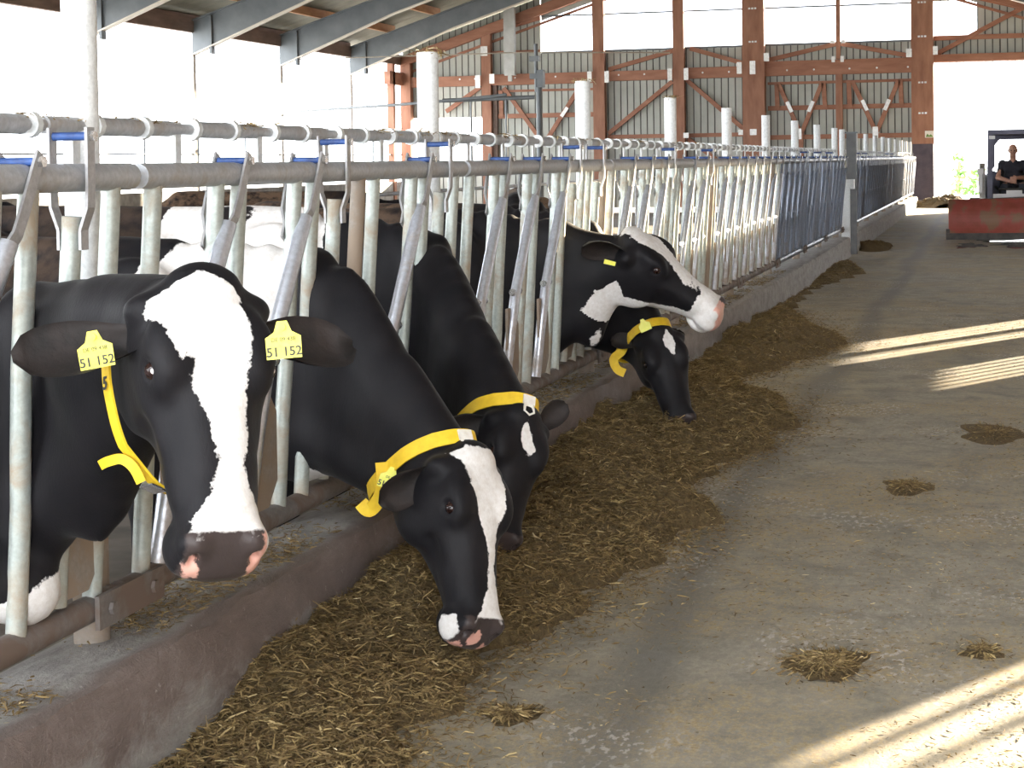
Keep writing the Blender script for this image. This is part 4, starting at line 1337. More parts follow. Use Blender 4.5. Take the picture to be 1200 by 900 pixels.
# --- cow 3, head down behind cow 2
c3 = make_cow(dict(label='feeding black cow with a small white star, half hidden behind the nearest feeding cow', seed=3,
    poll=(-1.47, 5.71, .60), nose=(-1.47, 5.50, .21), up=(.68, -.72, .2), body=(-2.42, 6.30), face=(1, 0), gap=(-2.02, 6.34, .80), gr=.35,
    bow=(0, .02, .10), ears=[((-1.0, .6, .05), (0, .1, 1), .19, .10), ((.3, -.8, -.5), (.3, .3, .9), .2, .11)], vh=.007, vb=.013,
    blaze=[(.03, -.005, .0), (.06, -.022, .005), (.11, -.02, .022), (.15, -.005, .04), (.17, .02, .03)], blaze_z=-.05,
    bs=1.05, body_white=[((-.27, -.1, 1.1), (.34, .6, .5))], body_black=[((-.38, -.3, 1.12), (.10, .3, .08)), ((-.30, -.3, 1.34), (.14, .3, .07))], dirty=.25))
# --- cow 4, profile
c4 = make_cow(dict(label='cow in profile looking right over the curb, white blaze and white jaw', seed=4,
    poll=(-1.66, 8.60, 1.085), nose=(-1.175, 8.70, .745), up=(.2, -.38, 1), body=(-2.45, 8.50), face=(1, .12), gap=(-2.04, 8.60, .80), gr=.335,
    bow=(0, 0, .04), ears=[((-.45, .5, -.9), (.3, .8, -.2), .16, .1), ((-.98, -.45, -.12), (.2, -.9, -.3), .225, .125)], vh=.007, vb=.013,
    blaze=[(-.05, -.03, .03), (.0, -.05, .05), (.08, -.055, .06), (.16, -.04, .05), (.24, -.04, .045), (.32, -.048, .048), (.38, -.055, .055), (.42, -.08, .08), (.60, -.14, .14)], blaze_z=-.04,
    head_white=[((.53, 0, -.10), (.13, .2, .17))], jaw=[(.0, -.245), (.025, -.225), (.055, -.165), (.085, -.18), (.12, -.205), (.2, -.185), (.3, -.165), (.4, -.135), (.47, -.1), (.62, -.1)],
    pink=[((.56, -.05, -.10), (.1, .1, .1)), ((.5, 0, -.18), (.1, .2, .03))],
    white=[((-2.02, 8.53, .36), (-1.92, 8.53, .43), .085), ((-1.92, 8.53, .43), (-1.80, 8.53, .52), .085), ((-1.80, 8.53, .52), (-1.72, 8.53, .62), .10)], dirty=1.0, mr=.15))
# --- cow 5, head down below cow 4
c5 = make_cow(dict(label='feeding black cow with a white diamond on the forehead, below the side-facing cow', seed=5,
    poll=(-1.60, 8.93, .575), nose=(-1.436, 8.73, .14), up=(.38, -.9, .3), body=(-2.45, 9.27), face=(1, -.15), gap=(-2.02, 9.15, .78), gr=.33,
    bow=(0, .02, .08), ears=[((-.7, .35, -.8), (.5, -.2, .9), .15, .09), ((-.55, -.8, -.35), (.3, .3, .9), .17, .1)], vh=.008, vb=.016,
    blaze=[(.0, .03, .03), (.06, .0, .055), (.10, .0, .06), (.16, .03, .04)], blaze_z=-.05, dirty=1.0))

# collars
def collar(cow, fr=(0.02, 0, -0.13), nrm=(1, 0, 0), slack=None, width=.038, r0=.34, ref=None, world_n=None):
    c = cow['Lh'](*fr)
    n_ = cow['A'] @ np.array(nrm, float) if world_n is None else np.array(world_n, float)
    return band(cow, c, n_, width=width, slack=slack, r0=r0, ref=(cow['A'][:, 2] if ref is None else ref))
def loose_end(cow, p, d1, d2, n_, w=.03):
    """free curling strap end"""
    m = MB()
    pts = [np.array(p), np.array(p) + np.array(d1) * .5, np.array(p) + np.array(d1), np.array(p) + np.array(d1) + np.array(d2)]
    for a, b_ in zip(pts[:-1], pts[1:]):
        m.bar(a - cow['W'], b_ - cow['W'], .004, w, up=n_)
    return m.build('strap_end', M['yellow'], cow['root'])
#COLLARS
# ------------------------------------------------------------------ collars, tags, clips
def tag_at(cow, pos, text=None, size=.062, xdir=None, face_eye=True, normal=None, small=None):
    pos = snap_out(cow, pos)
    n_ = unit(EYE - pos) if normal is None else np.array(normal, float)
    x_ = np.array([.967, .255, 0.0]) if xdir is None else np.array(xdir, float)
    return ear_tag(cow, pos, x_, n_, text, size, small)
tag_at(c1, (-1.639, 3.085, 1.078), '51 152', .068, xdir=(.95, .25, .17), small='DE 09 438')
tag_at(c1, (-1.289, 3.165, 1.092), '51 152', .068, xdir=(.96, .255, .08), small='DE 09 438')
b1, pt1, fr1 = band(c1, (-1.565, 3.32, .98), (-.80, .50, -.21), width=.028, r0=.3, ref=(0, 0, 1), slack=lambda th: .012 + .045 * max(0, -math.cos(th)) ** 2, outward=True, zmax=1.08)
o5 = text_mesh('collar_number', '5', .036, 'ink', c1['root'], (0, 0, 0), .001)
o5['label'] = 'black number five printed on the strap'
def ring_at(pt, target):
    ths = [2 * math.pi * k / 144 for k in range(144)]
    return min(ths, key=lambda th: np.linalg.norm(pt(th) - np.array(target)))
th = ring_at(pt1, (-1.61, 3.18, .845)); q0 = pt1(th)
ribbon(c1, [q0 + np.array([.012, -.006, -.03]), q0 + np.array([.0, -.014, .0]), q0 + np.array([-.022, -.02, .017]), q0 + np.array([-.05, -.022, .012]), q0 + np.array([-.068, -.02, .004])], .02)
m = MB(); m.box((-.018, -.024, 0), (.018, .024, .004)); bk = m.build('buckle', M['bolt'], c1['root'])
thb = ring_at(pt1, (-1.575, 3.19, .80)); qb = pt1(thb); ob = unit(fr1[0] * math.cos(thb) + fr1[1] * math.sin(thb))
frame_obj(bk, qb + ob * .004 - c1['W'], -fr1[0] * math.sin(thb) + fr1[1] * math.cos(thb), ob); bk.matrix_local = bk.matrix_world.copy()
b2, pt2, fr2 = collar(c2, (-.05, 0, -.12), (1, 0, .15), r0=.4, width=.045)
th = ring_at(pt2, (-1.66, 4.85, .47)); q0 = pt2(th)
ribbon(c2, [q0 + np.array([.0, -.01, .03]), q0 + np.array([.005, -.02, -.02]), q0 + np.array([-.005, -.025, -.07]), q0 + np.array([-.035, -.03, -.105]), q0 + np.array([-.06, -.03, -.085])], .042)
tag_at(c2, (-1.66, 4.85, .525), '51 167', .06, xdir=(.9, .2, -.3))
b3, pt3, fr3 = collar(c3, (-.05, 0, -.12), (1, 0, .1), r0=.4, width=.045)
b5, pt5, fr5 = collar(c5, (-.03, 0, -.12), (1, 0, .1), r0=.4, width=.045)
th = ring_at(pt5, (-1.75, 8.95, .42)); q0 = pt5(th)
ribbon(c5, [q0, q0 + np.array([-.01, -.03, -.04]), q0 + np.array([-.05, -.04, -.08]), q0 + np.array([-.03, -.05, -.13]), q0 + np.array([.01, -.05, -.15])], .045)
def clip_on(cow, pt, th, fr):
    p = pt(th); u, v, n_ = fr
    out = u * math.cos(th) + v * math.sin(th)
    tang = -u * math.sin(th) + v * math.cos(th)
    transponder(cow, p, tang, unit(out + 0 * n_))
clip_on(c2, pt2, .25, fr2)
clip_on(c3, pt3, .0, fr3)
m = MB(); m.prism([(-.028, -.010), (.028, -.012), (.03, .008), (-.026, .012)], 2, -.002, .002)
t4 = m.build('ear_tag', M['tag_yellow'], c4['root'])
frame_obj(t4, np.array((-1.758, 8.47, .944)) - c4['W'], (.95, .2, -.2), (0, -1, .3)); t4.matrix_local = t4.matrix_world.copy()
tag_at(c5, (-1.66, 8.85, .60), None, .06, xdir=(.9, .2, .4))
# the 5 on the strap of cow 1
best = min([2 * math.pi * k / 72 for k in range(72)], key=lambda th: abs(pt1(th)[2] - 1.005) + (0 if (pt1(th) - fr1[2] * 0)[1] < 3.25 else 9))
p5 = pt1(best)
nr5 = unit(fr1[0] * math.cos(best) + fr1[1] * math.sin(best))
wx = fr1[2] * (1 if fr1[2] @ np.array([.967, .255, 0]) > 0 else -1)
frame_obj(o5, p5 + nr5 * .002 - c1['W'], wx, nr5); o5.matrix_local = o5.matrix_world.copy()

# ------------------------------------------------------------------ cows further back in the pens
def bg_cow(label, body, facing, seed, head_up=True, **kw):
    f = unit([facing[0], facing[1], 0]); l = np.array([-f[1], f[0], 0])
    W = np.array([body[0], body[1], 0])
    hz = 1.12 if head_up else .55
    P = W + f * .62 + np.array([0, 0, hz]); N = P + f * .42 + np.array([0, 0, -.40])
    d = dict(label=label, seed=seed, poll=tuple(P), nose=tuple(N), up=tuple(f * .6 + np.array([0, 0, 1])), body=body, face=tuple(f[:2]), gap=tuple(W + f * .3 + np.array([0, 0, .86])), gr=.24,
             ears=[((-.3, .9, -.1), (.4, 0, .9), .2, .11), ((-.3, -.9, -.1), (.4, 0, .9), .2, .11)], vh=.012, vb=.024, dirty=.8)
    d.update(kw)
    return make_cow(d)
bg_cow('white cow with black blotches standing further back in the pen', (-6.9, 8.2), (-1, .2), 11,
       body_white=[((-.3, 0, 1.0), (.5, .6, .8)), ((-1.1, 0, 1.1), (.42, .6, .6)), ((-1.6, 0, 1.1), (.3, .4, .4))], body_black=[((-.6, -.2, .95), (.13, .5, .22)), ((-.1, .2, .9), (.2, .3, .2)), ((-1.35, .25, 1.05), (.16, .3, .3))], blaze=[(-.05, -.04, .04), (.5, -.03, .03)])
bg_cow('dark dirty cow standing lengthwise behind the middle headlocks', (-3.3, 12.6), (.25, -1), 12, dirty=1.6)
bg_cow('dark cow standing deeper in the pen behind the middle headlocks', (-5.2, 14.6), (1, .4), 13, dirty=1.2, body_white=[((-1.0, 0, .8), (.4, .6, .3))])
bg_cow('black cow with a white flank standing far inside the pen on the left', (-6.8, 11.5), (.4, 1), 14, body_white=[((-.9, 0, .9), (.4, .6, .5))])

# ------------------------------------------------------------------ silage
PR = np.array([(2.6, -1.25), (3.4, -1.28), (4.0, -1.31), (4.3, -1.42), (4.9, -1.38), (5.8, -1.25), (6.4, -1.18), (7.0, -1.07), (7.35, -1.36), (8.0, -1.27), (8.5, -1.14), (9.6, -1.03), (10.4, -1.16), (11.1, -1.46), (11.4, -1.62), (12.2, -1.42), (13.2, -1.2),
               (13.8, -1.07), (14.8, -1.33), (16, -1.62), (16.8, -1.80), (19.5, -1.86), (21.0, -1.70), (22.6, -1.48), (24.0, -1.72), (25.4, -1.87)])
WAV = [(RNG.uniform(0, 6.28), RNG.uniform(0, 6.28), f, a) for f, a in ((2.1, .30), (4.7, .22), (9.5, .16), (19, .12), (37, .1), (61, .07))]
def rip(x, y):
    r = 0
    for k, (p, q, f, a) in enumerate(WAV):
        r = r + a * np.sin(f * x * 1.3 + p + 1.7 * np.sin(f * y * .5 + q)) * np.sin(f * y + q)
    return r
def pile_h(x, y):
    xr = np.interp(y, PR[:, 0], PR[:, 1]) + .05 * np.sin(y * 7.3) + .03 * np.sin(y * 17.1 + 1)
    w = np.maximum(xr + 1.90, 0.02)
    t = np.clip((xr - x) / w, 0, 1)
    hmax = np.interp(y, [2.5, 3.6, 4.4, 6, 9, 10.5, 11.3, 12.3, 13.8, 16, 18, 20, 22.5, 25], [.02, .05, .13, .17, .2, .16, .08, .12, .17, .1, .04, .03, .1, .03])
    prof = np.minimum(1, 1.9 * t) * (1 - .38 * np.clip((t - .6) / .4, 0, 1))
    h = hmax * np.sqrt(np.clip(prof, 0, 1)) * (1 + .95 * rip(x, y)) * (t > 0)
    nearcut = np.clip((y - 3.55 - .25 * (x + 1.9)) / .8, 0.0, 1)          # curb face stays bare near the camera
    h = h * np.where(x < -1.6, .35 + .65 * nearcut, 1)
    return h
def grid_mesh(name, xs, ysn, hf, mat, parent=None, thr=.004):
    X, Yg = np.meshgrid(xs, ysn, indexing='ij')
    Z = hf(X, Yg)
    nx, ny = X.shape
    V = np.stack([X, Yg, Z - .004], -1).reshape(-1, 3)
    idx = np.arange(nx * ny).reshape(nx, ny)
    Q = np.stack([idx[:-1, :-1], idx[1:, :-1], idx[1:, 1:], idx[:-1, 1:]], -1).reshape(-1, 4)
    zq = Z.reshape(-1)[Q].max(1)
    Q = Q[zq > thr]
    used = np.unique(Q); rm = np.full(len(V), -1); rm[used] = np.arange(len(used))
    return link(name, from_arrays(name, V[used], rm[Q], [mat]), parent)
def strands(name, pts, lens, parent=None, flat=.5, wid=.0018, seed=1, tone_b=0.0):
    """short bent stalks, one triangle-strip each, as one mesh"""
    rng = np.random.default_rng(seed)
    n = len(pts)
    az = rng.uniform(0, 2 * np.pi, n); el = rng.normal(0.12, .32 * flat, n)
    d = np.stack([np.cos(az) * np.cos(el), np.sin(az) * np.cos(el), np.sin(el)], 1)
    az2 = az + rng.normal(0, .6, n); el2 = el - np.abs(rng.normal(0, .45 * flat, n))
    d2 = np.stack([np.cos(az2) * np.cos(el2), np.sin(az2) * np.cos(el2), np.sin(el2)], 1)
    up_ = np.tile([0., 0., 1.], (n, 1)); sd2 = np.cross(d, up_); sd2 /= np.linalg.norm(sd2, axis=1)[:, None] + 1e-9
    tw = rng.uniform(-.9, .9, n)[:, None]
    sd2 = sd2 * np.cos(tw) + up_ * np.sin(tw)
    w = (wid * rng.uniform(.5, 1.6, n))[:, None]
    L = lens[:, None]
    a = pts - d * L * .5; b_ = pts; c = pts + d2 * L * .5
    V = np.stack([a - sd2 * w * .5, a + sd2 * w * .5, b_ - sd2 * w, b_ + sd2 * w, c - sd2 * w * .4, c + sd2 * w * .4], 1).reshape(-1, 3)
    V[:, 2] = np.maximum(V[:, 2], .002)
    base = (np.arange(n) * 6)[:, None]
    Q = np.concatenate([base + np.array([0, 1, 3, 2]), base + np.array([2, 3, 5, 4])], 0)
    me = from_arrays(name, V, Q, [M['strand']], False)
    tone = np.clip(rng.beta(2.0, 2.6, n) + tone_b, 0, 1)
    at = me.attributes.new('tone', 'FLOAT', 'POINT')
    at.data.foreach_set('value', np.repeat(tone, 6).astype(np.float32))
    return link(name, me, parent)
sil = grid_mesh('silage_pile', np.arange(-1.925, -.95, .014), np.arange(2.6, 25.4, .02), pile_h, M['silage'])
tag(sil, 'long heap of brown chopped grass silage lying along the curb', 'silage', None, 'stuff')
rg = np.random.default_rng(5)
def scatter(n, y0, y1, dens_pow):
    y = y0 + (y1 - y0) * rg.random(n) ** dens_pow
    x = rg.uniform(-1.91, -1.0, n)
    h = pile_h(x, y)
    k = h > .012
    return np.stack([x[k], y[k], h[k] + rg.uniform(-.004, .012, k.sum())], 1)
p1_ = scatter(150000, 2.7, 12, 1.4)
p2_ = scatter(30000, 10, 25, 1.2)
pp = np.concatenate([p1_, p2_])
lens = np.clip(rg.lognormal(-3.45, .45, len(pp)), .012, .10) * (1 + .4 * (pp[:, 1] > 9))
# fringe of loose stalks round the heap, thinning out over the alley floor
nf = 16000
yf = 3 + 14 * rg.random(nf) ** 1.2
xf = np.interp(yf, PR[:, 0], PR[:, 1]) + rg.exponential(.10, nf) - .03
hf_ = pile_h(xf, yf)
pf = np.stack([xf, yf, hf_ + .004 + rg.uniform(0, .004, nf)], 1)
st = strands('silage_stalks', np.concatenate([pp, pf]), np.concatenate([lens, np.clip(rg.lognormal(-3.7, .4, nf), .01, .07)]), sil, .8, .0019, 2)
st['kind'] = 'stuff'
# loose litter on the alley
def clump(name, label, c, rx, ry, h, n, seed):
    rng = np.random.default_rng(seed)
    def hf(x, y):
        r = ((x - c[0]) / rx) ** 2 + ((y - c[1]) / ry) ** 2
        return np.maximum(h * (1 - r * (1 + .35 * np.sin(3 * np.arctan2(y - c[1], x - c[0]) + seed) + .2 * np.sin(5 * np.arctan2(y - c[1], x - c[0])))) * (1 + .7 * rip(x * 1.5, y * 1.5)), 0)
    o = grid_mesh(name, np.arange(c[0] - rx, c[0] + rx, .012), np.arange(c[1] - ry, c[1] + ry, .014), hf, M['silage'], None, .003)
    tag(o, label, 'silage', None, 'stuff')
    a = rng.uniform(0, 6.28, n); r = np.abs(rng.normal(0, .55, n))
    x, y = c[0] + rx * r * np.cos(a), c[1] + ry * r * np.sin(a)
    s_ = strands('stalks', np.stack([x, y, hf(x, y) + .004], 1), np.clip(rng.lognormal(-3.7, .4, n), .01, .06), o, .7, .0019, seed)
    s_['kind'] = 'stuff'
clump('silage_clump', 'small flat clump of silage alone on the near alley floor', (-.45, 5.07), .12, .16, .025, 1600, 21)
clump('silage_clump', 'thin patch of silage lying just off the near end of the heap', (-1.20, 4.45), .10, .10, .012, 700, 22)
clump('silage_clump', 'small clump of silage mid alley beyond the nearer floor clump', (-.33, 7.9), .12, .2, .018, 700, 23)
clump('silage_clump', 'flat silage patch at the right edge of the alley', (.04, 9.5), .18, .4, .014, 700, 24)
clump('silage_clump', 'flat silage patch near the sunlit stripes at the bottom right', (-.02, 5.3), .07, .1, .012, 300, 25)
clump('silage_clump', 'dark clump of silage at the foot of the gate post', (-1.72, 28.6), .28, .9, .14, 900, 26)
clump('silage_clump', 'dark low heap of litter at the foot of the far timber column', (-1.2, 52.6), .9, 1.1, .3, 900, 27)
nl = 70000
yl = 3.3 + 15 * rg.random(nl) ** 1.6
xl = rg.uniform(-1.9, 1.2, nl)
keep = (rip(xl * .35 + 3, yl * .22) + .25 * rip(xl * 1.1, yl) + rg.normal(0, .12, nl)) > .06
pl_ = np.stack([xl, yl, np.full(nl, .004)], 1)[keep]
lit = strands('floor_litter', pl_, np.clip(rg.lognormal(-4.35, .5, len(pl_)), .005, .05), None, .15, .0014, 8, .10)
tag(lit, 'loose chopped stalks scattered over the concrete alley floor', 'litter', None, 'stuff')
# litter on top of the curb
nc = 26000
yc = 2.4 + 16 * rg.random(nc) ** 1.5
xc = rg.uniform(-2.2, -1.96, nc)
kc = (np.sin(yc * 3.1) + np.sin(yc * 7.7 + 1) + .8 * np.sin(yc * 17)) + rg.normal(0, .5, nc) > -.1
pc = np.stack([xc, yc, .287 + .02 * np.abs(rg.normal(0, .6, nc))], 1)[kc]
cl = strands('curb_litter', pc, np.clip(rg.lognormal(-3.8, .4, len(pc)), .01, .06), None, .5, .0018, 9)
tag(cl, 'chopped stalks caught on top of the feed curb under the bottom rail', 'litter', None, 'stuff')
# straw wisps hanging on posts and the control rod
def wisps(name, label, c, n, spread, seed, L=-3.3):
    rng = np.random.default_rng(seed)
    p = np.array(c) + rng.normal(0, 1, (n, 3)) * np.array(spread)
    o = strands(name, p, np.clip(rng.lognormal(L, .4, n), .015, .09), None, 1.2, .0022, seed, .25)
    tag(o, label, 'straw', None, 'stuff')
for k, (x, y, z) in enumerate(straw_top[1:4]):
    wisps('straw_tuft', 'tuft of straw on top of the %s white fence post from the left' % ['second', 'third', 'fourth'][k], (x, y, z + .005), 60, (.03, .03, .008), 40 + k)
rodstraw = np.concatenate([np.array([-2.1, y, 1.552]) + RNG.normal(0, 1, (90, 3)) * np.array([.012, .09, .006]) for y in (3.75, 4.25, 4.9, 6.1, 6.6, 6.9, 7.9, 8.8, 9.4, 11, 12.4, 13.5)])
o = strands('rod_straw', rodstraw, np.clip(RNG.lognormal(-3.6, .4, len(rodstraw)), .01, .06), None, .6, .0022, 61, .1)
tag(o, 'straw wisps clinging to the control rod above the headlocks', 'straw', None, 'stuff')

# ------------------------------------------------------------------ skid steer with dozer blade
SK = thing('skid_loader', 'small white skid loader with dark cab frame behind a red blade', 'loader', (.46, 31.9, 0), 0)
def sp(name, mb, mat, par=None, smooth=False):
    return mb.build(name, M[mat], par or SK, smooth)
# cab frame: front hoop with side posts, rear panel with window opening
for sx, nm in ((-1, 'cab_post'), (1, 'cab_post')):
    m = MB(); m.bar((sx * .40, 0, .62), (sx * .38, .0, 1.86), .09, .09, up=(0, 1, 0)); sp(nm, m, 'cab_dark')
    m = MB(); m.prism([(.05, .62), (1.2, .62), (1.2, .95), (1.1, 1.86), (1.0, 1.86), (1.05, 1.0), (.05, .98)], 0, sx * .40 - .02, sx * .40 + .02); sp('cab_side', m, 'cab_dark')
m = MB(); m.box((-.42, -.05, 1.80), (.42, 1.15, 1.88)); sp('cab_roof', m, 'cab_dark')
m = MB(); m.prism([(-.38, .62), (.38, .62), (.38, 1.18), (.24, 1.14), (-.24, 1.14), (-.38, 1.18)], 1, 1.05, 1.1); sp('rear_panel', m, 'cab_dark')
for sx in (-1, 1):
    m = MB(); m.prism([(sx * .38, 1.15), (sx * .30, 1.25), (sx * .30, 1.62), (sx * .22, 1.72), (sx * .22, 1.82), (sx * .38, 1.82)], 1, 1.05, 1.1); sp('rear_frame', m, 'cab_dark')
m = MB(); m.box((-.30, 1.04, 1.72), (.30, 1.10, 1.82)); sp('rear_header', m, 'cab_dark')
m = MB(); m.box((-.40, -.06, 1.72), (-.30, -.055, 1.78)); sp('cab_sticker', m, 'cab_white')
# seat, lap bar
m = MB(); m.box((-.24, .35, .72), (.24, .85, .86)); m.box((-.22, .80, .86), (.22, .92, 1.25)); sp('seat', m, 'rubber')
m = MB(); m.tube([(-.3, .15, .9), (-.25, .05, .86), (.25, .05, .86), (.3, .15, .9)], .02, 8); sp('lap_bar', m, 'rubber', None, True)
# body, arms, wheels
m = MB(); m.box((-.46, .0, .35), (.46, 2.2, .62)); m.box((-.5, 1.3, .35), (.5, 2.5, 1.1)); sp('chassis', m, 'cab_white')
for sx in (-1, 1):
    m = MB(); m.prism([(1.9, .62), (2.3, .7), (2.2, 1.3), (1.9, 1.25), (.4, .85), (-.30, .72), (-.37, .45), (-.30, .42), (-.2, .6), (.5, .72)], 0, sx * .52 - .05, sx * .52 + .05); sp('lift_arm', m, 'cab_white')
    m = MB(); m.box((sx * .55 - .03, -.08, .80), (sx * .55 + .03, 0.02, 1.2)); m.box((sx * .55 - .05, -.1, 1.12), (sx * .55 + .05, .02, 1.22)); sp('work_light', m, 'cab_white')
    for yw in (.45, 1.75):
        m = MB(); m.tube([(sx * .48, yw, .34), (sx * .56, yw, .34), (sx * .74, yw, .34), (sx * .78, yw, .34)], [.26, .34, .34, .26], 20); w_ = sp('wheel', m, 'rubber', None, True)
        m = MB(); m.tube([(sx * .77, yw, .34), (sx * .79, yw, .34)], .16, 14); sp('wheel_rim', m, 'cab_white', w_)
m = MB(); m.box((-.34, -.06, .62), (.34, -.02, .78)); m.box((-.12, -.09, .74), (.14, -.05, .84)); sp('front_grille', m, 'cab_white')
# blade: concave shell
bm_ = MB(); n = 12
prof = [(-.10 - .10 * math.sin(math.pi * t / (n - 1)) * -1, t / (n - 1)) for t in range(n)]
V, Fq = [], []
for t in range(n):
    u = t / (n - 1)
    z = .10 + .60 * u
    yb = -.55 + .13 * (1 - (2 * u - 1) ** 2) - .02 * u
    for (x, dy) in ((-1.08, 0), (1.10, 0), (1.10, .03), (-1.08, .03)):
        V.append((x, yb + dy, z + (.03 * (x + 1.08) / 2.2 if u > .99 else 0)))
for t in range(n - 1):
    for j in range(4):
        Fq.append((t * 4 + j, t * 4 + (j + 1) % 4, (t + 1) * 4 + (j + 1) % 4, (t + 1) * 4 + j))
Fq += [(0, 1, 2, 3), tuple((n - 1) * 4 + j for j in (3, 2, 1, 0))]
bm_.add(V, Fq); bl_ = sp('blade', bm_, 'red')
m = MB(); m.box((-1.12, -.60, .02), (1.12, -.55, .13)); sp('cutting_edge', m, 'edge_steel', bl_)
m = MB(); m.box((-1.12, -.56, .02), (-1.06, -.40, .2)); m.box((-.62, -.50, 0), (-.40, -.30, .1)); m.box((.40, -.50, 0), (.62, -.30, .1)); sp('skid_shoe', m, 'edge_steel', bl_)
m = MB(); m.bar((-.35, -.36, .35), (-.35, 0, .45), .1, .12); m.bar((.35, -.36, .35), (.35, 0, .45), .1, .12); m.bar((-.6, -.42, .68), (.3, -.42, .72), .06, .05); sp('blade_mount', m, 'edge_steel', bl_)

# thin film of water on the floor before the loader
def puddle(label, cx, cy, rx, ry, seed):
    rng = np.random.default_rng(seed); n = 40
    V = [(cx, cy, .0035)]
    for k in range(n):
        a = 2 * math.pi * k / n
        r = 1 + .25 * math.sin(3 * a + seed) + .18 * math.sin(7 * a + 2 * seed) + rng.normal(0, .05)
        V.append((cx + rx * r * math.cos(a), cy + ry * r * math.sin(a), .0035))
    mb = MB(); mb.add(V, [(0, k + 1, (k + 1) % n + 1) for k in range(n)])
    o = mb.build('puddle', M['water']); tag(o, label, 'puddle')
puddle('wet shiny patch of floor under the right half of the red blade', .75, 30.2, .75, 1.2, 1)
puddle('small wet patch of floor left of the loader blade shoe', -.25, 29.6, .22, .8, 2)

# driver: one continuous figure, seated, hands together over the lap bar
def driver():
    O = np.array([.46, 31.9, 0.0])
    Fp = Field(O + (-.42, -.35, .3), O + (.42, 1.0, 1.85), .011)
    I3 = np.eye(3)
    e = lambda c, r, k=.03, mode='add': Fp.ell(O + np.array(c), I3, r, k, mode)
    cn = lambda a, b_, ra, rb, k=.03: Fp.cone(O + np.array(a), O + np.array(b_), ra, rb, k)
    e((0, .62, .92), (.17, .13, .12)); e((0, .62, 1.08), (.155, .11, .16)); e((0, .60, 1.24), (.175, .11, .12))
    for s_ in (-1, 1):
        e((s_ * .17, .60, 1.30), (.07, .07, .06)); e((s_ * .08, .54, 1.22), (.09, .06, .08))
        cn((s_ * .19, .59, 1.29), (s_ * .25, .50, 1.05), .056, .045); cn((s_ * .25, .50, 1.05), (s_ * .05, .27, 1.02 + .03 * s_), .043, .030)
        # hand: palm, four fingers, thumb
        hx = s_ * .03; hz = 1.015 + .03 * s_
        e((hx, .245, hz), (.045, .03, .038), .015)
        for q in range(4):
            z = hz + .026 - q * .017
            cn((hx - s_ * .02, .23, z), (hx - s_ * .065, .215, z - .006), .010, .009, .004)
            cn((hx - s_ * .065, .215, z - .006), (hx - s_ * .082, .235, z - .012), .009, .008, .004)
        cn((hx + s_ * .01, .23, hz + .03), (hx - s_ * .025, .20, hz + .045), .012, .009, .006)
        cn((s_ * .10, .60, .86), (s_ * .15, .15, .90), .09, .065); cn((s_ * .15, .15, .90), (s_ * .15, .10, .50), .06, .042)
        e((s_ * .15, .04, .46), (.045, .11, .04), .02)
    cn((0, .60, 1.32), (0, .575, 1.43), .055, .052)
    # head
    e((0, .555, 1.535), (.075, .095, .098), .02); e((0, .50, 1.485), (.056, .055, .060), .03); e((0, .475, 1.44), (.028, .025, .022), .02)
    e((0, .452, 1.50), (.012, .022, .020), .012); e((0, .462, 1.52), (.009, .012, .03), .01)
    for s_ in (-1, 1):
        e((s_ * .078, .56, 1.52), (.010, .020, .030), .008); e((s_ * .028, .462, 1.535), (.02, .012, .008), .012)
        e((s_ * .027, .452, 1.522), (.012, .009, .007), .006, 'sub')
    e((0, .452, 1.462), (.024, .008, .0035), .004, 'sub')
    V, Q = Fp.surface()
    root = thing('person', 'bald man in a black t-shirt seated in the loader cab, hands together', 'person', tuple(O + np.array([0, .5, .86])))
    V = V - (O + np.array([0, .5, .86]))
    Z = V[:, 2] + .86; Xc = np.abs(V[:, 0]); Yc = V[:, 1] + .5
    c = V[Q].mean(1); cz = c[:, 2] + .86; cx = np.abs(c[:, 0]); cy = c[:, 1] + .5
    mi = np.zeros(len(Q), int)
    sleeve = (cx > .19) & (cy > .50) & (cz > 1.12)
    torso = (cz > .88) & (cz < 1.365 - np.clip(.05 - cx, 0, .05) * 1.2 * (cy < .58)) & (cx < .205) & (cy > .47)
    mi[torso | sleeve] = 1
    mi[(cz < .955) & ~((cy < .34) & (cx < .14) & (cz > .95))] = 2
    me = from_arrays('person_body', V, Q, [M['skin'], M['tshirt'], M['trousers']])
    if len(me.polygons) == len(mi): me.polygons.foreach_set('material_index', mi.astype(np.int32))
    link('person_body', me, root)
    for s_ in (-1, 1):
        mm = bpy.data.meshes.new('eye'); b2_ = bmesh.new(); bmesh.ops.create_uvsphere(b2_, u_segments=10, v_segments=8, radius=.011); b2_.to_mesh(mm); b2_.free(); mm.materials.append(M['eye'])
        link('eye', mm, root, (s_ * .027, .462 - .5, 1.522 - .86))
driver()

# ------------------------------------------------------------------ pipework in the pens
t = thing('scaffold_pole', 'tall grey steel pole with a clamp standing in the pens before the end wall', 'pole', (-9.9, 40, -.14))
MB().tube([(0, 0, 0), (0, 0, 3.3)], .07, 12).build('pole', M['steel'], t, True)
MB().tube([(-.06, 0, 3.2), (-.06, 0, 4.3)], .045, 12).build('upper_pole', M['steel'], t, True)
m = MB(); m.box((-.2, -.08, 3.5), (.02, .08, 3.62)); m.box((-.2, -.08, 3.9), (.02, .08, 4.02)); m.box((-.02, -.1, 3.3), (.12, .1, 3.7)); m.build('clamp_block', M['steel'], t)
MB().tube([(-.1, 0, 3.08), (-2.3, -.05, 3.05)], .05, 10).build('side_arm', M['steel'], t, True)
for x in (-.78, -1.62):
    MB().tube([(x, -.02, 3.06), (x, -.02, 1.4)], .03, 8).build('hanging_pipe', M['steel'], t, True)
t = thing('water_pipe', 'thin dark pipe running level across the pens at the left', 'pipe', (-12.1, 40, 0))
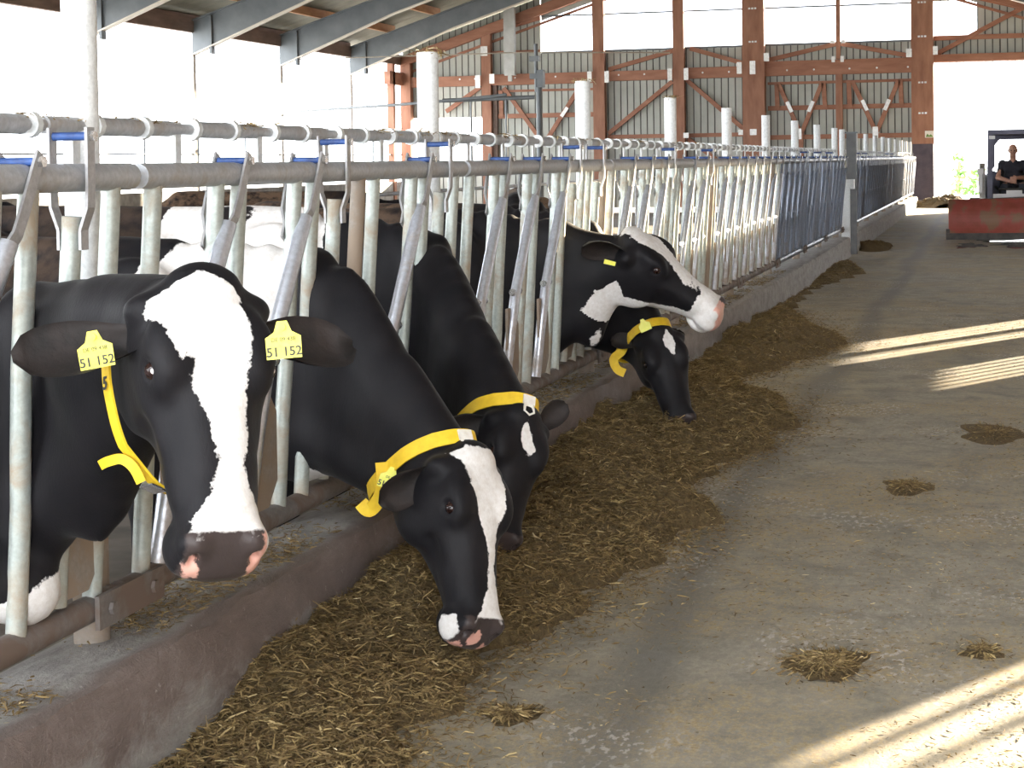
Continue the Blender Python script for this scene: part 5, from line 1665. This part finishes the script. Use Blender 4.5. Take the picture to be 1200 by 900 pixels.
MB().tube([(-6, 5, 2.9), (-2, 1.5, 2.88), (-.1, 0, 2.9), (1.5, -.3, 3.0)], .035, 8).build('pipe', M['steel'], t, True)
for k, (x, y) in enumerate([(-6, 30), (-9.2, 33.5)]):
    pass
# cubicle rails in the pens behind the cows
cb = thing('cubicle_rail', 'long level tube rail of the cubicles standing behind the cows', 'rail', (-8.4, 4, -.14))
MB().tube([(0, 0, 1.15), (0, 44, 1.15)], .03, 10).build('tube', M['galv_top'], cb, True)
for k in range(12):
    MB().tube([(0, .2 + 4 * k * .99, 0), (0, .2 + 4 * k * .99, 1.15)], .03, 8).build('upright', M['galv_top'], cb, True)

# ------------------------------------------------------------------ greenery and yard beyond the door
def bush(label, c, r, seed, n=260):
    rng = np.random.default_rng(seed)
    root = thing('green_bush', label, 'bush', (c[0], c[1], c[2]))
    p = rng.normal(0, 1, (n, 3)); p /= np.linalg.norm(p, axis=1)[:, None]; p *= (rng.random(n) ** .4)[:, None] * np.array(r); p[:, 2] = np.abs(p[:, 2])
    V, Fq = [], []
    for q in p:
        a = rng.normal(0, 1, 3); a /= np.linalg.norm(a); b_ = np.cross(a, rng.normal(0, 1, 3)); b_ /= np.linalg.norm(b_)
        s_ = .16 * rng.uniform(.6, 1.3); i0 = len(V)
        V += [q - a * s_, q + b_ * s_ * .35, q + a * s_, q - b_ * s_ * .35]; Fq.append((i0, i0 + 1, i0 + 2, i0 + 3))
    mb = MB(); mb.add(V, Fq); o = mb.build('foliage', M['grass'], root); o['kind'] = 'stuff'
    MB().tube([(0, 0, -.05), (0, 0, r[2] * .7)], .05, 6).build('stem', M['boards'], root)
bush('low green bush outside the open end door, left of the loader', (-.2, 70, -.02), (1.1, .8, 1.0), 1)
bush('taller thin green shrub outside the open end door', (-1.0, 72, -.02), (.3, .3, 1.9), 2, 90)
bush('low green bush outside partly hidden by the red blade', (1.0, 71, -.02), (1.0, .8, .8), 3)
# distant treeline beyond the open left side
m = MB()
rng = np.random.default_rng(4)
xs_ = np.linspace(-40, 260, 60)
V, Fq = [], []
for k, y in enumerate(xs_):
    V += [(-140, y, -.6), (-138, y, 8 + 3 * math.sin(k * .5) + rng.uniform(0, 2)), (-145, y, -.6)]
for k in range(len(xs_) - 1):
    Fq += [(k * 3, k * 3 + 3, k * 3 + 4, k * 3 + 1), (k * 3 + 1, k * 3 + 4, k * 3 + 5, k * 3 + 2)]
m.add(V, Fq); tl = m.build('treeline', M['hill'])
tag(tl, 'faint distant wooded ridge beyond the open left side', 'trees', None, 'stuff')
